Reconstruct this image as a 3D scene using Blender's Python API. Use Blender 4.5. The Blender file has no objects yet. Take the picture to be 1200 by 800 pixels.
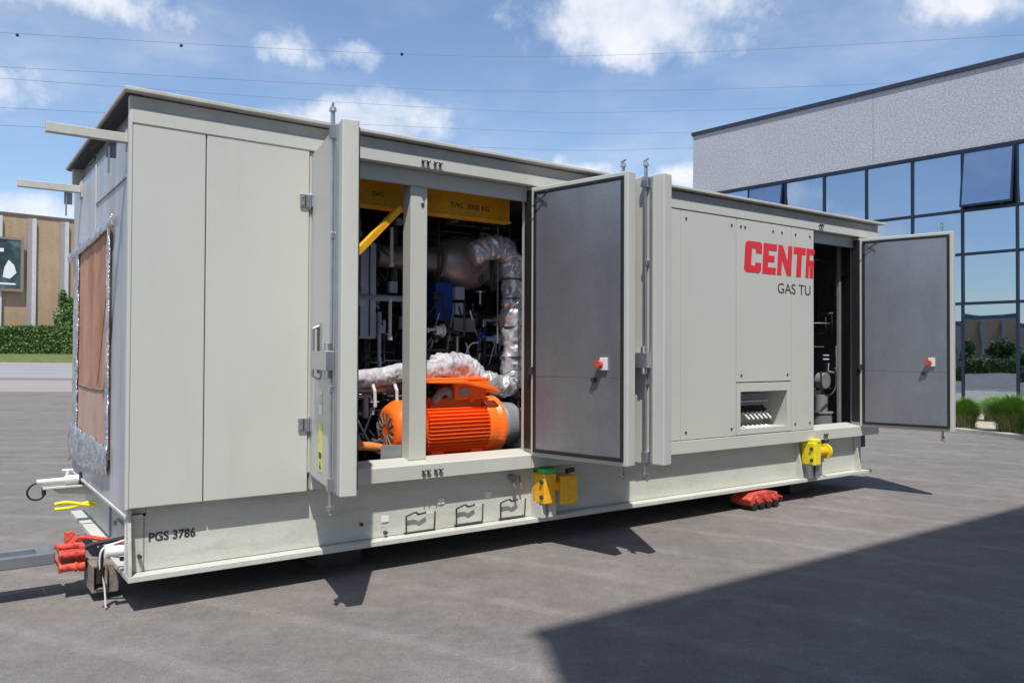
import bpy, bmesh, math, random
from mathutils import Vector, Matrix, noise as mn
random.seed(7)
R = math.radians
sc = bpy.context.scene
C = sc.collection

# ------------------------------------------------------------------ camera
cam = bpy.data.cameras.new('camera'); co = bpy.data.objects.new('camera', cam); C.objects.link(co)
cam.sensor_width = 36; cam.lens = 943/1200*36; cam.clip_start = 0.05; cam.clip_end = 6000
co.matrix_world = Matrix.Translation((0, 0, 1.66)) @ Matrix.Rotation(math.pi/2 + 14/943, 4, 'X') @ Matrix.Rotation(R(0.26), 4, 'Z')
sc.camera = co

# ------------------------------------------------------------------ light
SUN_TRAVEL = Vector((-0.05, 0.53, -1.0)).normalized()
elev = math.asin(-SUN_TRAVEL.z); azi = math.atan2(-SUN_TRAVEL.x, -SUN_TRAVEL.y)
sl = bpy.data.lights.new('sun', 'SUN'); sl.energy = 4.8; sl.angle = R(0.53); sl.color = (1, 0.965, 0.91)
so = bpy.data.objects.new('sun', sl); C.objects.link(so); so.location = (0, -20, 40)
so.rotation_euler = SUN_TRAVEL.to_track_quat('-Z', 'Y').to_euler()

w = bpy.data.worlds.new('World'); sc.world = w; w.use_nodes = True
nt = w.node_tree; nt.nodes.clear()
def N(t, **k):
    n = nt.nodes.new(t)
    for a, b in k.items(): setattr(n, a, b)
    return n
def lk(a, b): nt.links.new(a, b)
def math_(op, a, b=None, clamp=False):
    n = N('ShaderNodeMath', operation=op); n.use_clamp = clamp
    for i, v in enumerate((a, b)):
        if v is None: continue
        if isinstance(v, (int, float)): n.inputs[i].default_value = v
        else: lk(v, n.inputs[i])
    return n.outputs[0]
out = N('ShaderNodeOutputWorld')
sky = N('ShaderNodeTexSky', sky_type='NISHITA'); sky.sun_disc = False
sky.sun_elevation = elev; sky.sun_rotation = azi; sky.air_density = 1.0; sky.dust_density = 0.5; sky.ozone_density = 4.0
bg = N('ShaderNodeBackground'); bg.inputs[1].default_value = 0.15
lk(sky.outputs[0], bg.inputs[0])
tc = N('ShaderNodeTexCoord'); D = tc.outputs['Generated']
n1 = N('ShaderNodeTexNoise'); n1.inputs['Scale'].default_value = 13; n1.inputs['Detail'].default_value = 12; n1.inputs['Roughness'].default_value = 0.62
lk(D, n1.inputs['Vector'])
n2 = N('ShaderNodeTexNoise'); n2.inputs['Scale'].default_value = 2.6; n2.inputs['Detail'].default_value = 6; n2.inputs['Roughness'].default_value = .6
mp = N('ShaderNodeMapping'); mp.inputs['Scale'].default_value = (1, 1, 2.8); lk(D, mp.inputs[0]); lk(mp.outputs[0], n2.inputs['Vector'])
# cumulus clouds: direction, radii, weight
CL = [((-0.180, .948, .266), (.118, .12, .038), 1.65), ((-0.150, .948, .285), (.06, .08, .030), 1.4), ((-.21, .945, .272), (.05, .08, .024), 1.0), ((0.150, .914, .390), (.16, .16, .070), 1.4), ((.10, .92, .355), (.08, .10, .03), .8),
      ((-0.257, .905, .342), (.055, .07, .032), .95), ((-0.56, .816, .268), (.080, .14, .038), 1.4), ((-0.46, .812, .365), (.2, .2, .04), .9), ((0.50, .809, .37), (.17, .16, .05), 1.05),
      ((-0.183, .922, .342), (.055, .07, .024), .75), ((-0.519, .841, .150), (.06, .08, .022), 1.3), ((0.200, .957, .212), (.07, .07, .020), .95),
      ((0.092, .970, .220), (.05, .05, .016), .95), ((0.36, .90, .232), (.025, .04, .008), .9), ((.02, .97, .23), (.09, .08, .018), .62),
      ((-0.9, -.2, .30), (.25, .3, .07), 1.1), ((-0.7, -.6, .22), (.3, .2, .05), 1.0), ((-.95, .2, .16), (.15, .5, .07), .95), ((-.95, -.3, .12), (.15, .4, .04), .9), ((.5, -.8, .4), (.3, .2, .1), 1.0), ((.9, .1, .5), (.2, .3, .1), 1.0)]
acc = None
for c, rr, wt in CL:
    s = N('ShaderNodeVectorMath', operation='SUBTRACT'); lk(D, s.inputs[0]); s.inputs[1].default_value = c
    m = N('ShaderNodeVectorMath', operation='DIVIDE'); lk(s.outputs[0], m.inputs[0]); m.inputs[1].default_value = rr
    l = N('ShaderNodeVectorMath', operation='LENGTH'); lk(m.outputs[0], l.inputs[0])
    v = math_('MULTIPLY', math_('SUBTRACT', 1.35, l.outputs['Value'], clamp=False), wt)
    v = math_('MAXIMUM', v, 0.0)
    acc = v if acc is None else math_('MAXIMUM', acc, v)
dens = math_('SUBTRACT', math_('ADD', math_('MULTIPLY', acc, 0.62), math_('MULTIPLY', n1.outputs['Fac'], 1.5)), 0.97)
mr = N('ShaderNodeMapRange', interpolation_type='SMOOTHSTEP'); lk(dens, mr.inputs[0]); mr.inputs[1].default_value = 0.0; mr.inputs[2].default_value = 0.62
gate = math_('MULTIPLY', acc, 4.0, clamp=True)
cum = math_('MULTIPLY', math_('MULTIPLY', mr.outputs[0], gate), 0.92)
mr2 = N('ShaderNodeMapRange', interpolation_type='SMOOTHSTEP'); lk(n2.outputs['Fac'], mr2.inputs[0]); mr2.inputs[1].default_value = .42; mr2.inputs[2].default_value = .85
veil = math_('ADD', math_('MULTIPLY', mr2.outputs[0], 0.48), 0.03)
fac = math_('MAXIMUM', cum, veil, clamp=True)
cr = N('ShaderNodeValToRGB'); lk(n1.outputs['Fac'], cr.inputs[0])
cr.color_ramp.elements[0].position = .32; cr.color_ramp.elements[0].color = (.62, .71, .86, 1)
cr.color_ramp.elements[1].position = .62; cr.color_ramp.elements[1].color = (.93, .95, 1.0, 1)
bc = N('ShaderNodeBackground'); lk(cr.outputs[0], bc.inputs[0]); bc.inputs[1].default_value = 0.98
mx = N('ShaderNodeMixShader'); lk(fac, mx.inputs[0]); lk(bg.outputs[0], mx.inputs[1]); lk(bc.outputs[0], mx.inputs[2])
lk(mx.outputs[0], out.inputs[0])
sc.view_settings.view_transform = 'Standard'; sc.view_settings.look = 'None'; sc.view_settings.gamma = 1
sc.view_settings.exposure = 0.10
sc.render.resolution_x = 1024; sc.render.resolution_y = 682

# ------------------------------------------------------------------ materials
def mat(name, col, rough=.6, metal=0.0, nscale=3.0, namt=.12, bump=0.0, bscale=None, col2=None, spec=None, stretch=(1, 1, 1), fine=None, trans=0, dirt=None):
    m = bpy.data.materials.new(name); m.use_nodes = True; t = m.node_tree; b = t.nodes['Principled BSDF']
    b.inputs['Roughness'].default_value = rough; b.inputs['Metallic'].default_value = metal
    if spec is not None: b.inputs['Specular IOR Level'].default_value = spec
    c = t.nodes.new('ShaderNodeTexCoord'); mp = t.nodes.new('ShaderNodeMapping'); mp.inputs['Scale'].default_value = stretch
    t.links.new(c.outputs['Object'], mp.inputs[0])
    n = t.nodes.new('ShaderNodeTexNoise'); n.inputs['Scale'].default_value = nscale; n.inputs['Detail'].default_value = 8; n.inputs['Roughness'].default_value = .62
    t.links.new(mp.outputs[0], n.inputs['Vector'])
    r = t.nodes.new('ShaderNodeValToRGB'); t.links.new(n.outputs['Fac'], r.inputs[0])
    r.color_ramp.elements[0].position = .3; r.color_ramp.elements[1].position = .7
    lo = [x*(1-namt) for x in col]; hi = [min(1, x*(1+namt)) for x in col] if col2 is None else col2
    r.color_ramp.elements[0].color = (*lo, 1); r.color_ramp.elements[1].color = (*hi, 1)
    last = r.outputs[0]
    if fine:
        f = t.nodes.new('ShaderNodeTexNoise'); f.inputs['Scale'].default_value = fine[0]; f.inputs['Detail'].default_value = 3
        t.links.new(mp.outputs[0], f.inputs['Vector'])
        fr = t.nodes.new('ShaderNodeMapRange'); fr.inputs[1].default_value = .35; fr.inputs[2].default_value = .65; fr.inputs[3].default_value = 1-fine[1]; fr.inputs[4].default_value = 1+fine[1]
        t.links.new(f.outputs['Fac'], fr.inputs[0])
        mm = t.nodes.new('ShaderNodeVectorMath'); mm.operation = 'SCALE'; t.links.new(last, mm.inputs[0]); t.links.new(fr.outputs[0], mm.inputs['Scale']); last = mm.outputs[0]
    if dirt:
        for st, sc_, lo_, hi_, amt, dc in dirt:
            mp2 = t.nodes.new('ShaderNodeMapping'); mp2.inputs['Scale'].default_value = st; t.links.new(c.outputs['Object'], mp2.inputs[0])
            dn = t.nodes.new('ShaderNodeTexNoise'); dn.inputs['Scale'].default_value = sc_; dn.inputs['Detail'].default_value = 8; dn.inputs['Roughness'].default_value = .7; t.links.new(mp2.outputs[0], dn.inputs['Vector'])
            dr = t.nodes.new('ShaderNodeMapRange'); dr.inputs[1].default_value = lo_; dr.inputs[2].default_value = hi_; dr.inputs[3].default_value = 0; dr.inputs[4].default_value = amt; t.links.new(dn.outputs['Fac'], dr.inputs[0])
            mxx = t.nodes.new('ShaderNodeMixRGB'); t.links.new(dr.outputs[0], mxx.inputs[0]); t.links.new(last, mxx.inputs[1]); mxx.inputs[2].default_value = (*dc, 1); last = mxx.outputs[0]
    t.links.new(last, b.inputs['Base Color'])
    if bump:
        n3 = t.nodes.new('ShaderNodeTexNoise'); n3.inputs['Scale'].default_value = bscale or nscale*8; n3.inputs['Detail'].default_value = 5
        t.links.new(mp.outputs[0], n3.inputs['Vector'])
        bp = t.nodes.new('ShaderNodeBump'); bp.inputs['Strength'].default_value = bump; bp.inputs['Distance'].default_value = .02
        t.links.new(n3.outputs['Fac'], bp.inputs['Height']); t.links.new(bp.outputs[0], b.inputs['Normal'])
    if trans:
        b.inputs['Transmission Weight'].default_value = trans
    # rough variation
    rr = t.nodes.new('ShaderNodeMapRange'); rr.inputs[3].default_value = max(0, rough-.08); rr.inputs[4].default_value = min(1, rough+.1)
    t.links.new(n.outputs['Fac'], rr.inputs[0]); t.links.new(rr.outputs[0], b.inputs['Roughness'])
    return m
M = {}
DIRT = [((1, 1, .12), 5, .56, .75, .16, (.30, .27, .21)), ((1, 1, 1), 1.3, .55, .8, .16, (.36, .33, .27)), ((1, 1, 1), 26, .68, .74, .35, (.25, .20, .14))]
M['cream'] = mat('cream_paint', (.53, .532, .478), .42, 0, 1.3, .035, .10, 1.1, fine=(40, .012), dirt=DIRT)
M['cream_worn'] = mat('cream_paint_worn', (.54, .538, .478), .5, 0, 2.2, .09, .05, 6, stretch=(1, 1, 3), fine=(30, .05), dirt=[((.5, 1, 2), 4, .52, .72, .40, (.30, .26, .20)), ((1, 1, 1), 20, .66, .74, .5, (.22, .15, .09))])
M['cream_roof'] = mat('cream_roof_paint', (.50, .485, .44), .6, 0, 4, .10, .05, 10, dirt=[((1, 1, 1), 7, .5, .75, .4, (.30, .25, .20))])
M['galv'] = mat('galvanised_sheet', (.30, .31, .33), .38, .65, 4, .12, .03, 12, fine=(220, .10))
M['perf'] = mat('perforated_galvanised', (.29, .305, .33), .36, .6, 2.0, .10, .03, 3, fine=(300, .25), dirt=[((1, 1, .2), 4, .5, .8, .35, (.14, .14, .15))])
M['steel_wall'] = mat('weathered_galvanised_wall', (.42, .44, .47), .45, .25, 1.6, .2, .05, 7, stretch=(1, 1, .35), col2=(.58, .58, .58), dirt=[((1, 1, .10), 5, .56, .68, .5, (.34, .24, .16))])
M['zinc'] = mat('zinc_plated', (.50, .51, .53), .3, .85, 10, .1)
M['dark_steel'] = mat('dark_steel', (.05, .052, .058), .55, .2, 6, .3, .1, 20)
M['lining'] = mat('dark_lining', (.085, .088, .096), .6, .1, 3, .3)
M['black'] = mat('black_rubber', (.015, .015, .016), .6, 0, 10, .2)
M['orange'] = mat('orange_paint', (1.0, .165, .015), .33, 0, 5, .06, .05, 30, fine=(60, .04))
M['yellow'] = mat('yellow_paint', (.90, .45, .015), .42, 0, 5, .12, .05, 20, fine=(40, .08))
M['lemon'] = mat('bright_yellow_paint', (.82, .66, .02), .4, 0, 14, .15, .1, 30)
M['green'] = mat('green_paint', (.02, .50, .10), .4, 0, 10, .1)
M['blue'] = mat('blue_paint', (.015, .07, .35), .35, 0, 6, .1)
M['bluegrey'] = mat('pale_blue_grey', (.42, .50, .60), .45, .1, 4, .12)
M['grey'] = mat('grey_paint', (.22, .23, .24), .45, .1, 6, .15)
M['white'] = mat('white_paint', (.75, .74, .72), .5, 0, 6, .08)
M['foil'] = mat('crumpled_foil', (.60, .60, .63), .22, .85, 10, .25, .9, 45, col2=(.95, .95, .96))
M['foilwrap'] = mat('silver_blanket_wrap', (.48, .48, .50), .34, .55, 6, .25, .55, 16, col2=(.80, .80, .82))
M['wrap'] = mat('silver_cloth_wrap', (.42, .41, .44), .6, .1, 5, .25, .5, 14, col2=(.62, .60, .64))
M['rust'] = mat('rust_brown_board', (.44, .17, .085), .75, 0, 2.5, .25, .1, 12, col2=(.56, .32, .21), stretch=(1, 1, .6), fine=(60, .1))
M['rust2'] = mat('pale_brown_board', (.50, .32, .24), .8, 0, 3, .12, .08, 14)
M['redpaint'] = mat('red_paint', (.50, .025, .02), .6, 0, 9, .3, .4, 40, col2=(.68, .11, .06), fine=(60, .3))
M['redletter'] = mat('red_lettering', (.70, .018, .03), .4, 0, 12, .05)
M['blackletter'] = mat('black_lettering', (.03, .03, .03), .5, 0, 12, .1)
M['rusty'] = mat('rusty_steel', (.22, .18, .15), .8, .1, 12, .4, .3, 40)
M['sticker'] = mat('yellow_sticker', (.75, .70, .12), .4, 0, 20, .2)
M['pink'] = mat('red_white_sticker', (.70, .25, .25), .4, 0, 60, .4, col2=(.8, .75, .75))
M['orange_duct'] = mat('orange_duct', (.62, .22, .06), .55, 0, 10, .2)
M['casing'] = mat('reddish_casing', (.34, .31, .325), .4, .4, 4, .3)

# ------------------------------------------------------------------ helpers
class MB:
    def __init__(s): s.v = []; s.f = []
    def add(s, v, f):
        o = len(s.v); s.v += [tuple(x) for x in v]; s.f += [tuple(i+o for i in q) for q in f]; return s
    def box(s, x0, x1, y0, y1, z0, z1):
        x0, x1 = sorted((x0, x1)); y0, y1 = sorted((y0, y1)); z0, z1 = sorted((z0, z1))
        v = [(x0, y0, z0), (x1, y0, z0), (x1, y1, z0), (x0, y1, z0), (x0, y0, z1), (x1, y0, z1), (x1, y1, z1), (x0, y1, z1)]
        return s.add(v, [(0, 3, 2, 1), (4, 5, 6, 7), (0, 1, 5, 4), (1, 2, 6, 5), (2, 3, 7, 6), (3, 0, 4, 7)])
    def cyl(s, p0, p1, r0, r1=None, n=20, cap=True):
        r1 = r0 if r1 is None else r1
        p0 = Vector(p0); p1 = Vector(p1); d = (p1-p0).normalized()
        a = d.orthogonal().normalized(); b = d.cross(a)
        v = []
        for p, r in ((p0, r0), (p1, r1)):
            for i in range(n):
                t = 2*math.pi*i/n; v.append(p + a*math.cos(t)*r + b*math.sin(t)*r)
        f = [(i, (i+1) % n, n+(i+1) % n, n+i) for i in range(n)]
        if cap: f += [tuple(range(n-1, -1, -1)), tuple(range(n, 2*n))]
        return s.add(v, f)
    def tube(s, pts, r, n=10, rough=0.0, seed=0.0, sub=0, seg=0):
        pts = [Vector(p) for p in pts]
        if sub:
            q = []
            P = [pts[0]] + pts + [pts[-1]]
            for i in range(1, len(P)-2):
                for k in range(sub):
                    t = k/sub; a, b, c, d = P[i-1], P[i], P[i+1], P[i+2]
                    q.append(.5*((2*b) + (c-a)*t + (2*a-5*b+4*c-d)*t*t + (3*b-a-3*c+d)*t**3))
            q.append(pts[-1]); pts = q
        rs = r if isinstance(r, (list, tuple)) else None
        v = []; m = len(pts); up = None
        for i, p in enumerate(pts):
            d = (pts[min(i+1, m-1)] - pts[max(i-1, 0)]).normalized()
            if up is None: up = d.orthogonal().normalized()
            up = (up - d*up.dot(d)).normalized(); b = d.cross(up)
            ri = r if rs is None else rs[min(len(rs)-1, int(i*len(rs)/m))]
            for k in range(n):
                t = 2*math.pi*k/n; q = up*math.cos(t) + b*math.sin(t)
                rr = ri
                if rough: rr = ri*(1.06 - rough*abs(mn.noise(Vector((p+q*ri)*9) + Vector((seed, 0, 0)))) - rough*.55*abs(mn.noise(Vector((p+q*ri)*25))) - (.12*max(0, math.cos(i*6.283/seg))**6 if seg else 0))
                v.append(p + q*rr)
        f = [(i*n+k, i*n+(k+1) % n, (i+1)*n+(k+1) % n, (i+1)*n+k) for i in range(m-1) for k in range(n)]
        f += [tuple(range(n-1, -1, -1)), tuple(range((m-1)*n, m*n))]
        return s.add(v, f)
    def prism(s, poly, axis, a, b):
        # poly: 2-D points; axis 'x','y','z' is the extrusion axis
        def P(u, v, w): return {'x': (w, u, v), 'y': (u, w, v), 'z': (u, v, w)}[axis]
        n = len(poly)
        v = [P(u, q, a) for u, q in poly] + [P(u, q, b) for u, q in poly]
        f = [tuple(range(n-1, -1, -1)), tuple(range(n, 2*n))] + [(i, (i+1) % n, n+(i+1) % n, n+i) for i in range(n)]
        return s.add(v, f)
    def quad(s, a, b, c, d): return s.add([a, b, c, d], [(0, 1, 2, 3)])
    def build(s, name, m, parent=None, bevel=0, smooth=False, off=(0, 0, 0)):
        me = bpy.data.meshes.new(name)
        o = off
        me.from_pydata([(x-o[0], y-o[1], z-o[2]) for x, y, z in s.v], [], s.f)
        bm = bmesh.new(); bm.from_mesh(me); bmesh.ops.recalc_face_normals(bm, faces=bm.faces); bm.to_mesh(me); bm.free()
        if smooth: me.polygons.foreach_set('use_smooth', [True]*len(me.polygons))
        me.update(); me.materials.append(M[m] if isinstance(m, str) else m)
        ob = bpy.data.objects.new(name, me); C.objects.link(ob)
        if parent: ob.parent = parent
        if bevel:
            b = ob.modifiers.new('bevel', 'BEVEL'); b.width = bevel; b.segments = 2; b.limit_method = 'ANGLE'; b.angle_limit = R(40)
            b.harden_normals = False
        return ob
def raw(s, name, m, parent=None):   # fast build without normal recalculation (leaves, blades)
    me = bpy.data.meshes.new(name); me.from_pydata(s.v, [], s.f); me.update(); me.materials.append(M[m] if isinstance(m, str) else m)
    ob = bpy.data.objects.new(name, me); C.objects.link(ob)
    if parent: ob.parent = parent
    return ob
def tag(o, label=None, cat=None, group=None, kind=None):
    if label: o['label'] = label
    if cat: o['category'] = cat
    if group: o['group'] = group
    if kind: o['kind'] = kind
    return o
def empty(name, label, cat, loc=(0, 0, 0), rz=0.0, group=None):
    o = bpy.data.objects.new(name, None); C.objects.link(o); o.location = loc; o.rotation_euler = (0, 0, rz); o.empty_display_size = .2
    return tag(o, label, cat, group)
def copy_tree(o, parent=None, only=None):
    c = o.copy(); C.objects.link(c); c.parent = parent
    for ch in list(o.children): copy_tree(ch, c)
    return c
# the enclosure's own frame: x along its long side, y into it, z up
TH = math.atan2(943, 1311); A0 = Vector((-2.402, 5.07, 0))
FR = Matrix.Translation(A0) @ Matrix.Rotation(TH, 4, 'Z')
def fthing(name, label, cat, loc, group=None):       # a thing whose parts are given in the enclosure's frame, minus loc
    return empty(name, label, cat, FR @ Vector(loc), TH, group)
def ftag(mb, name, m, loc, label, cat, group=None, **k):
    o = mb.build(name, m, off=loc, **k); o.location = FR @ Vector(loc); o.rotation_euler = (0, 0, TH); return tag(o, label, cat, group)
def text_mesh(txt, size, m, name, parent, loc, rot, depth=.002, offset=0.0, sx=1.0):
    cu = bpy.data.curves.new('t', 'FONT'); cu.body = txt; cu.size = size; cu.extrude = depth/2; cu.offset = offset
    ob = bpy.data.objects.new('t', cu); C.objects.link(ob); bpy.context.view_layer.update()
    me = bpy.data.meshes.new_from_object(ob.evaluated_get(bpy.context.evaluated_depsgraph_get())); me.name = name
    bpy.data.objects.remove(ob); me.materials.clear(); me.materials.append(M[m])
    o = bpy.data.objects.new(name, me); C.objects.link(o); o.parent = parent; o.location = loc; o.rotation_euler = rot; o.scale = (sx, 1, 1)
    return o

# ------------------------------------------------------------------ ground
def ground_mat():
    m = bpy.data.materials.new('yard_asphalt'); m.use_nodes = True; t = m.node_tree; b = t.nodes['Principled BSDF']
    c = t.nodes.new('ShaderNodeTexCoord')
    def noise(scale, detail, st=(1, 1, 1), rot=0, dist=0):
        mp = t.nodes.new('ShaderNodeMapping'); mp.inputs['Scale'].default_value = st; mp.inputs['Rotation'].default_value = (0, 0, rot)
        t.links.new(c.outputs['Object'], mp.inputs[0])
        n = t.nodes.new('ShaderNodeTexNoise'); n.inputs['Scale'].default_value = scale; n.inputs['Detail'].default_value = detail; n.inputs['Roughness'].default_value = .65; n.inputs['Distortion'].default_value = dist
        t.links.new(mp.outputs[0], n.inputs['Vector']); return n.outputs['Fac']
    def rng(x, a, b_, lo, hi):
        r = t.nodes.new('ShaderNodeMapRange'); r.inputs[1].default_value = a; r.inputs[2].default_value = b_; r.inputs[3].default_value = lo; r.inputs[4].default_value = hi
        t.links.new(x, r.inputs[0]); return r.outputs[0]
    def mul(x, y):
        n = t.nodes.new('ShaderNodeMath'); n.operation = 'MULTIPLY'; t.links.new(x, n.inputs[0]); t.links.new(y, n.inputs[1]); return n.outputs[0]
    big = rng(noise(.45, 8), .3, .7, .84, 1.14)
    mid = mul(rng(noise(3.2, 8, dist=.4), .3, .7, .87, 1.12), rng(noise(14, 5, dist=.6), .35, .75, .94, 1.12))
    streak = rng(noise(1.1, 7, (1, 4.5, 1), R(-20)), .3, .72, .93, 1.09)
    streak2 = rng(noise(.9, 6, (8, 1, 1), R(25)), .35, .8, .96, 1.10)
    grain = mul(rng(noise(110, 3), .3, .7, .74, 1.26), rng(noise(42, 3), .32, .68, .88, 1.12))
    sp = mul(rng(noise(38, 2), .66, .74, 1.0, .55), mul(rng(noise(1.9, 3, dist=.8), .66, .76, 1.0, .80), rng(noise(60, 2), .68, .74, 1.0, 1.35)))
    # wide curved tyre marks
    wv = t.nodes.new('ShaderNodeTexWave'); wv.wave_type = 'RINGS'; wv.rings_direction = 'Z'
    mp = t.nodes.new('ShaderNodeMapping'); mp.inputs['Location'].default_value = (7, 6, 0); t.links.new(c.outputs['Object'], mp.inputs[0]); t.links.new(mp.outputs[0], wv.inputs['Vector'])
    wv.inputs['Scale'].default_value = .34; wv.inputs['Distortion'].default_value = 1.6; wv.inputs['Detail'].default_value = 3; wv.inputs['Detail Scale'].default_value = .6
    tyre = mul(rng(wv.outputs['Fac'], .90, 1.0, 1.0, 1.16), rng(noise(.5, 3), .3, .7, .97, 1.03))
    # hairline cracks
    vo = t.nodes.new('ShaderNodeTexVoronoi'); vo.feature = 'DISTANCE_TO_EDGE'; vo.inputs['Scale'].default_value = .35
    nz = t.nodes.new('ShaderNodeTexNoise'); nz.inputs['Scale'].default_value = 1.6; nz.inputs['Detail'].default_value = 6; t.links.new(c.outputs['Object'], nz.inputs['Vector'])
    va = t.nodes.new('ShaderNodeVectorMath'); va.operation = 'ADD'; t.links.new(c.outputs['Object'], va.inputs[0]); t.links.new(nz.outputs['Color'], va.inputs[1]); t.links.new(va.outputs[0], vo.inputs['Vector'])
    crack = rng(vo.outputs['Distance'], .0, .006, .93, 1.0)
    x = mul(mul(mul(mul(big, mid), mul(streak, streak2)), mul(grain, sp)), mul(tyre, crack))
    cr = t.nodes.new('ShaderNodeValToRGB'); t.links.new(noise(.8, 5), cr.inputs[0])
    cr.color_ramp.elements[0].position = .35; cr.color_ramp.elements[0].color = (.176, .157, .142, 1)
    cr.color_ramp.elements[1].position = .65; cr.color_ramp.elements[1].color = (.172, .157, .149, 1)
    s = t.nodes.new('ShaderNodeVectorMath'); s.operation = 'SCALE'; t.links.new(cr.outputs[0], s.inputs[0]); t.links.new(x, s.inputs['Scale'])
    t.links.new(s.outputs[0], b.inputs['Base Color']); b.inputs['Roughness'].default_value = .85; b.inputs['Specular IOR Level'].default_value = .3
    bp = t.nodes.new('ShaderNodeBump'); bp.inputs['Strength'].default_value = .35; bp.inputs['Distance'].default_value = .01
    t.links.new(grain, bp.inputs['Height']); t.links.new(bp.outputs[0], b.inputs['Normal'])
    return m
M['asphalt'] = ground_mat()
M['road'] = mat('pale_road', (.265, .265, .265), .85, 0, .3, .12, .1, 30, stretch=(.3, 1, 1))
M['pinkish'] = mat('pinkish_paving', (.29, .25, .235), .85, 0, .6, .12, .1, 30, stretch=(.3, 1, 1))
M['kerb'] = mat('pale_concrete', (.46, .42, .37), .8, 0, 5, .15, .1, 40)
M['gravel'] = mat('pale_gravel', (.40, .36, .28), .9, 0, 3, .25, .6, 60, fine=(50, .25))
M['turf'] = mat('mown_turf', (.095, .135, .035), .9, 0, 1.5, .3, .5, 30, col2=(.13, .16, .05))
g = MB(); g.quad((-1500, -1500, 0), (1500, -1500, 0), (1500, 2500, 0), (-1500, 2500, 0)); tag(g.build('ground', 'asphalt'), kind='structure')
g = MB(); g.box(-140, -3, 33, 46, .002, .006); tag(g.build('pavement', 'pinkish'), kind='structure')
g = MB(); g.box(-160, 2, 50, 106.5, .002, .006); tag(g.build('road', 'road'), kind='structure')

# far left verge and hedge
g = MB(); g.prism([(107, 0), (107, .16), (110, 1.1), (112.5, 1.3), (119, 1.3), (119, 0)], 'x', -130, -18); tag(g.build('grass_verge', 'turf'), kind='structure')
g = MB(); g.box(-130, -18, 106.7, 107.0, 0, .14); tag(g.build('kerb', 'kerb'), kind='structure')

def leaf_mat(name, c0, c1):
    m = bpy.data.materials.new(name); m.use_nodes = True; t = m.node_tree; b = t.nodes['Principled BSDF']
    c = t.nodes.new('ShaderNodeTexCoord'); n = t.nodes.new('ShaderNodeTexNoise'); n.inputs['Scale'].default_value = 1.7; n.inputs['Detail'].default_value = 6; n.inputs['Roughness'].default_value = .8
    t.links.new(c.outputs['Object'], n.inputs['Vector']); r = t.nodes.new('ShaderNodeValToRGB'); t.links.new(n.outputs['Fac'], r.inputs[0])
    r.color_ramp.elements[0].position = .3; r.color_ramp.elements[0].color = (*c0, 1); r.color_ramp.elements[1].position = .7; r.color_ramp.elements[1].color = (*c1, 1)
    t.links.new(r.outputs[0], b.inputs['Base Color']); b.inputs['Roughness'].default_value = .55
    return m
M['leaf'] = leaf_mat('hedge_leaves', (.030, .085, .014), (.12, .20, .04))
M['leaf2'] = leaf_mat('shrub_leaves', (.05, .12, .02), (.13, .24, .06))
M['leaf3'] = leaf_mat('tree_leaves', (.035, .085, .018), (.10, .19, .045))
M['bark'] = mat('bark', (.10, .075, .055), .9, 0, 8, .3, .5, 30)
def leaf(mb, p, s):
    a = Vector((random.gauss(0, 1), random.gauss(0, 1), random.gauss(0, 1))).normalized(); b = a.orthogonal().normalized(); c = a.cross(b)
    th = random.random()*6.28; u = b*math.cos(th)+c*math.sin(th); v = a.cross(u)
    s *= random.uniform(.7, 1.3)
    mb.quad(p-u*s-v*s*.1, p-v*s*.55, p+u*s, p+v*s*.55)
def crown(mb, c, rad, n, s, clumps=24):
    c = Vector(c); cl = []
    for i in range(clumps):
        d = Vector((random.gauss(0, 1), random.gauss(0, 1), random.gauss(0, 1))).normalized()*random.uniform(.35, .9)
        cl.append((Vector((d.x*rad[0], d.y*rad[1], d.z*rad[2])), random.uniform(.22, .45)))
    for i in range(n):
        q, k = random.choice(cl)
        d = Vector((random.gauss(0, 1), random.gauss(0, 1), random.gauss(0, 1))).normalized()*random.random()**.4*k
        leaf(mb, c+q+Vector((d.x*rad[0], d.y*rad[1], d.z*rad[2])), s)
# the hedge, a clipped wall of leaves
def hedge(name, label, x0, x1, y0, y1, z0, z1, n, s, group=None):
    t = empty(name, label, 'hedge', ((x0+x1)/2, (y0+y1)/2, z0), 0, group); ox, oy = (x0+x1)/2, (y0+y1)/2
    mb = MB()
    for i in range(n):
        x = random.uniform(x0, x1); z = z0 + (z1-z0)*random.random(); y = random.uniform(y0, y1)
        k = random.random()
        if k < .55: y = (y0 if abs(y1-y0) < abs(x1-x0) else y) + random.uniform(-.12, .25)
        elif k < .8: z = z1 + random.gauss(0, .12) + .15*mn.noise(Vector((x*.6, y*.6, 0)))
        if abs(y1-y0) > abs(x1-x0) and k < .55: x = x1 + random.uniform(-.25, .12)
        leaf(mb, Vector((x-ox, y-oy, z-z0)), s)
    raw(mb, 'foliage', 'leaf', t)
    st = MB(); L = x1-x0 if x1-x0 > y1-y0 else y1-y0
    st.box(x0-ox+.35, x1-ox-.35, y0-oy+.35, y1-oy-.35, 0, (z1-z0)*.9)
    st.build('stems', 'leaf3', t); return t
hedge('clipped_hedge', 'long dense clipped green hedge along the grass verge in front of the tan building', -96, -24, 112.5, 114.6, 1.3, 5.0, 26000, .20)
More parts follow.
